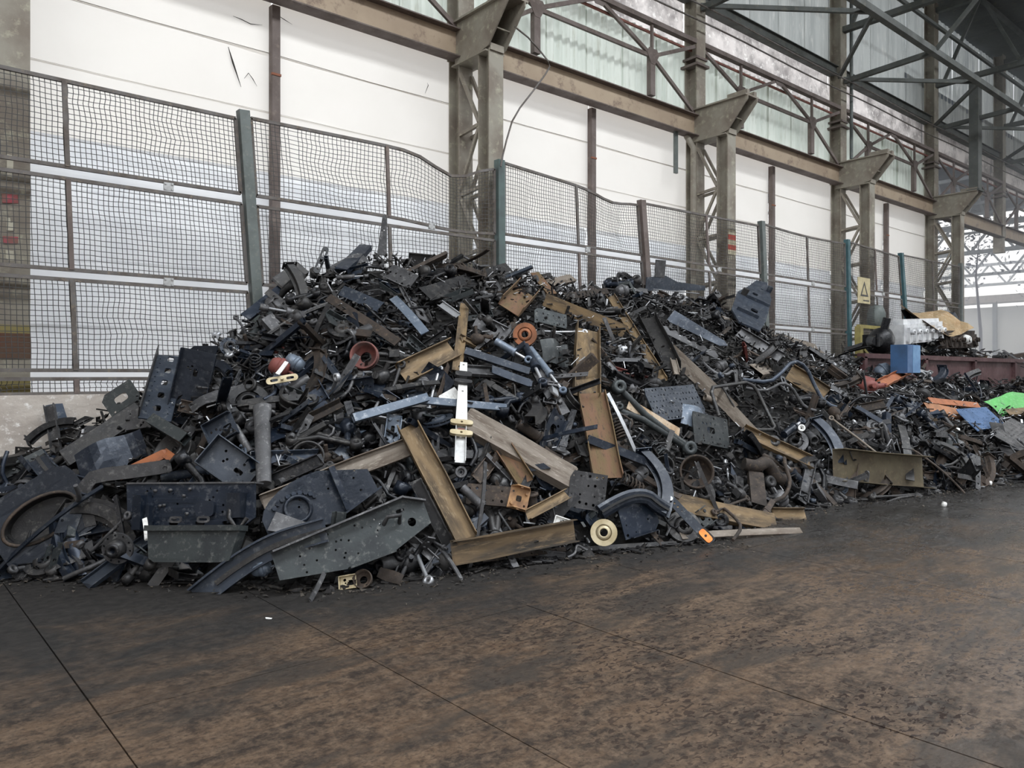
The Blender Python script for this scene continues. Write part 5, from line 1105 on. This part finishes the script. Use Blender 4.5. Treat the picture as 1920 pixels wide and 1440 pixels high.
# along the crest so that its outline is broken
for _ in range(170):
    x = q.uniform(.2, 17.5); y = float(np.interp(x, YX, YY)) - q.uniform(0, .5); P = Vector((x, y, heap(x, y) + q.uniform(-.02, .12)))
    d = P - Vector((0, 0, EYE)); t = d.dot(FW); px = 960 + F * d.dot(RT) / t; py = HORIZON - F * d.z / t
    if not in_hero(px, py): place(P, px, py, t, q, 0)
def settle(label_n):
    merged = {}
    for lab, os_ in label_n.items():
        lab = lab.replace('well ', '') if len(lab.split()) > 15 else lab
        while len(lab.split()) > 15: lab = ' '.join(lab.split()[1:])
        merged.setdefault(' '.join(lab.split()), []).extend(os_)
    for lab, os_ in merged.items():
        os_.sort(key=lambda o: -o.matrix_world.translation.z)
        pre = {1: [''], 2: ['upper ', 'lower '], 3: ['upper ', 'middle ', 'lower ']}.get(len(os_))
        for i, o in enumerate(os_):
            o['label'] = (pre[i] if pre else '') + lab
            if not pre: o['group'] = lab.split(', ')[0] + ' pieces ' + lab.split(', ')[1]
            elif len(os_) > 1: o['group'] = lab
settle(label_n)

# ---------------------------------------------------------------- loose crumbs between the pieces (nobody could count them)
fr = MB(); q = random.Random(5)
for _ in range(15000):
    x = q.uniform(-1.5, 26) if q.random() < .5 else q.uniform(0, 14); f = float(np.interp(x, FX, FY)); yr = float(np.interp(x, YX, YY))
    y = f - .15 + (yr + .1 - f) * q.random(); z = max(.015, heap(x, y) + q.uniform(-.12, .05))
    c = Vector((x, y, z)); a = Vector((q.gauss(0, 1), q.gauss(0, 1), q.gauss(0, .6))).normalized(); l = q.uniform(.05, .22)
    if z < .1: a.z *= .1
    k = q.random()
    if k < .45: fr.bar(c - a * l / 2, c + a * l / 2, q.uniform(.012, .05), q.uniform(.006, .014))
    elif k < .7: fr.tube([c - a * l / 2, c + a * l / 2], q.uniform(.006, .02), 5)
    else:
        b = a.orthogonal().normalized(); s = l * .35; fr.add([c - b * s, c + a * s, c + b * s * .8, c - a * s * .7, c + a.cross(b) * .02], [(0, 1, 4), (1, 2, 4), (2, 3, 4), (3, 0, 4), (0, 3, 2, 1)])
o = fr.build('scrap_fragments', mat('mixed_small_scrap', (.013, .013, .015), (.032, .03, .029), (.10, .09, .08), rough=.4, metal=.3, nscale=2.5, bump=.4)); tag(o, 'countless small bars, bolts and shards filling the gaps of the heap', 'scrap', kind='stuff')
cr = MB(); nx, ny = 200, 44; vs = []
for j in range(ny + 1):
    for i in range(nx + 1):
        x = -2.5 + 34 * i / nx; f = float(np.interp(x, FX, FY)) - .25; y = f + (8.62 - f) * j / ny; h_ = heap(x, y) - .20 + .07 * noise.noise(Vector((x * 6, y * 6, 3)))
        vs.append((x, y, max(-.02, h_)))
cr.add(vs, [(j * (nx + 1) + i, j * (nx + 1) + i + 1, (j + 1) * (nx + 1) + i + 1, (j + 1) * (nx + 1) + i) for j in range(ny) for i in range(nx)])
o = cr.build('heap_core', mat('black_core', (.008, .008, .008), (.014, .013, .012), rough=.9, nscale=8, bump=1.)); tag(o, 'dark core added inside the heap to block light', 'core', kind='stuff')  # dark layer added under the pieces to block light
# crumbs swept out over the floor in front of the foot
gr = MB(); q = random.Random(9)
for _ in range(2600):
    x = q.uniform(.2, 16); f = float(np.interp(x, FX, FY)); y = f - abs(q.gauss(0, .28)) + .05; s = q.uniform(.006, .028); c = Vector((x, y, s * .4))
    gr.add([c + Vector((q.uniform(-s, s), q.uniform(-s, s), q.uniform(-.4, .6) * s)) for _ in range(4)], [(0, 1, 2), (0, 2, 3), (0, 3, 1), (1, 3, 2)])
o = gr.build('floor_grit', mat('dark_grit', (.03, .028, .026), (.08, .065, .05), rough=.8, nscale=3)); tag(o, 'dark grit and metal crumbs scattered before the heap foot', 'grit', kind='stuff')

# ---------------------------------------------------------------- skip wall and second heap behind it
rw = empty('skip_container', (15.6, 7.35, 0)); mar = mat('maroon_skip_paint', (.075, .028, .03), (.055, .022, .024), (.13, .07, .065), rough=.6, nscale=1.5)
for k in range(7): MB().box((1.5 + 3 * k, 0, .98), (2.99, .05, 1.95)).build('side_panel', mar, rw)
for k in range(8): MB().box((3 * k, -.06, .98), (.12, .1, 1.96)).build('rib', mar, rw)
MB().box((10.5, -.03, 1.98), (21.1, .16, .1)).build('top_rail', mar, rw)
tag(rw, 'long maroon steel skip side behind the far right scrap', 'skip')
q = random.Random(21)
HERO_NAMES2 = [(1700, 600, 'the brass coloured sheet'), (1730, 625, 'the white engine block'), (1800, 640, 'the long rusty block'), (1880, 640, 'the maroon skip')]
ref_save = HERO_NAMES; HERO_NAMES = HERO_NAMES2; label_n = {}
for _ in range(230):
    x = q.uniform(16, 36); y = q.uniform(7.45, 8.45); z = 1.75 + q.uniform(0, .45) + .3 * math.exp(-((x - 21) / 2.5) ** 2); P = Vector((x, y, z)); d = P - Vector((0, 0, EYE)); t = d.dot(FW)
    place(P, 960 + F * d.dot(RT) / t, HORIZON - F * d.z / t, t, q, 0)
settle(label_n)
b = MB().box((26, 7.9, .9), (20.6, .95, 1.75)).crumple(.05, 1); o = b.build('skip_filling', MATS['black_core']); tag(o, 'dark mixed scrap filling the skip', 'scrap', kind='stuff')
def eng(q, L, w, m):
    b = MB().box((0, 0, 0), (L, w * .7, w)); b.box((0, 0, w * .6), (L * .9, w * .5, w * .3))
    for k in range(6): b.box((-L * .4 + L * .16 * k, -w * .4, 0), (L * .08, w * .2, w * .7))
    b.crumple(.05, 5, 2)
    return [('block_casting', b, m, -1)] + [('port', MB().lathe([(.03, 0), (.06, 0), (.06, .08), (.03, .08)], 10, Matrix.Translation((-L * .4 + L * .16 * k, -w * .5, w * .1)) @ Matrix.Rotation(math.pi / 2, 4, 'X')), m, 0) for k in range(6)]
def at2(name, kf, px1, px2, Y, w, m, label, cat, roll=0):
    A, B = onY(*px1, Y), onY(*px2, Y); x = (B - A); L = x.length; x.normalize(); z = Vector((0, 0, 1)); z = (z - x * z.dot(x)).normalized(); z = Matrix.Rotation(math.radians(roll), 3, x) @ z; y = z.cross(x)
    M = Matrix((x, y, z)).transposed().to_4x4(); M.translation = (A + B) / 2; return make(name, kf(random.Random(4), L, w, m), label, cat, None, M)
at2('engine_block', eng, (1682, 628), (1755, 622), 7.7, .45, mat('white_cast_alloy', (.7, .71, .72), (.5, .51, .53), rough=.45, metal=.3, nscale=4), 'white cast engine block on the skip under the brass coloured sheet', 'engine')
at2('brass_sheet', K_sheet, (1712, 598), (1790, 604), 7.8, 1.1, mat('brass_foil', (.75, .55, .32), (.5, .33, .18), (.9, .8, .65), rough=.3, metal=.6, nscale=3), 'crumpled brass coloured sheet on top of the skip', 'sheet', 35)
at2('dark_hood', K_sheet, (1700, 612), (1800, 614), 8.0, 1.0, nav, 'dark crumpled hood under the brass coloured sheet', 'hood', 60)
at2('rusty_block', eng, (1765, 640), (1822, 640), 7.6, .35, brn, 'long rusty engine head beside the white engine block', 'engine head')
at2('white_filter', K_chamber, (1806, 632), (1818, 642), 7.45, .22, wht, 'white round filter on the rusty engine head', 'filter')
at2('dark_motor', K_knuckle, (1630, 640), (1672, 638), 7.7, .6, blk, 'black lumpy motor left of the white engine block', 'motor')

lk = empty('steel_locker', onY(1697, 697, 6.6))
MB().box((0, 0, .25), (.62, .3, .56)).build('locker_body', blu, lk); MB().box((.13, -.16, .25), (.34, .02, .54)).build('face_panel', mat('light_blue_paint', (.13, .26, .44), (.1, .2, .36), rough=.5), lk); MB().box((-.18, -.16, .25), (.24, .02, .54)).build('face_panel', blu, lk)  # paler panel for the front face, darker one for the left face
tag(lk, 'blue two tone steel locker standing before the maroon skip', 'locker')
sp = MB(); q = random.Random(77)  # silver bits added to imitate specular speckles on the heap metal
for _ in range(1100):
    x = q.uniform(.5, 20); f = float(np.interp(x, FX, FY)); yr = float(np.interp(x, YX, YY)); y = f + (yr - f) * q.random(); cc = Vector((x, y, heap(x, y) + q.uniform(.0, .1))); aa = Vector((q.gauss(0, 1), q.gauss(0, 1), q.gauss(0, .6))).normalized(); l = q.uniform(.02, .16)
    if q.random() < .5: sp.tube([cc - aa * l / 2, cc + aa * l / 2], q.uniform(.003, .009), 5)
    else: sp.bar(cc - aa * l / 3, cc + aa * l / 3, q.uniform(.01, .035), .005)
o = sp.build('glint_fragments', sil); tag(o, 'small silver chips and rods added as glints all over the heap', 'scrap', kind='stuff')

# ---------------------------------------------------------------- scatter volume added for haze and bloom of the bright opening
hz = bpy.data.materials.new('haze_scatter'); hz.use_nodes = True; nt = hz.node_tree; nt.nodes.remove(nt.nodes['Principled BSDF'])
vs_ = nt.nodes.new('ShaderNodeVolumeScatter'); vs_.inputs['Color'].default_value = (.9, .94, 1, 1); vs_.inputs['Density'].default_value = .03; vs_.inputs['Anisotropy'].default_value = .2
nt.links.new(vs_.outputs[0], nt.nodes['Material Output'].inputs['Volume'])
o = MB().box((42.5, 13, 6.3), (37, 34, 12.4)).build('opening_haze', hz); tag(o, 'thin bluish haze added in and beyond the bright opening', 'haze', kind='stuff')
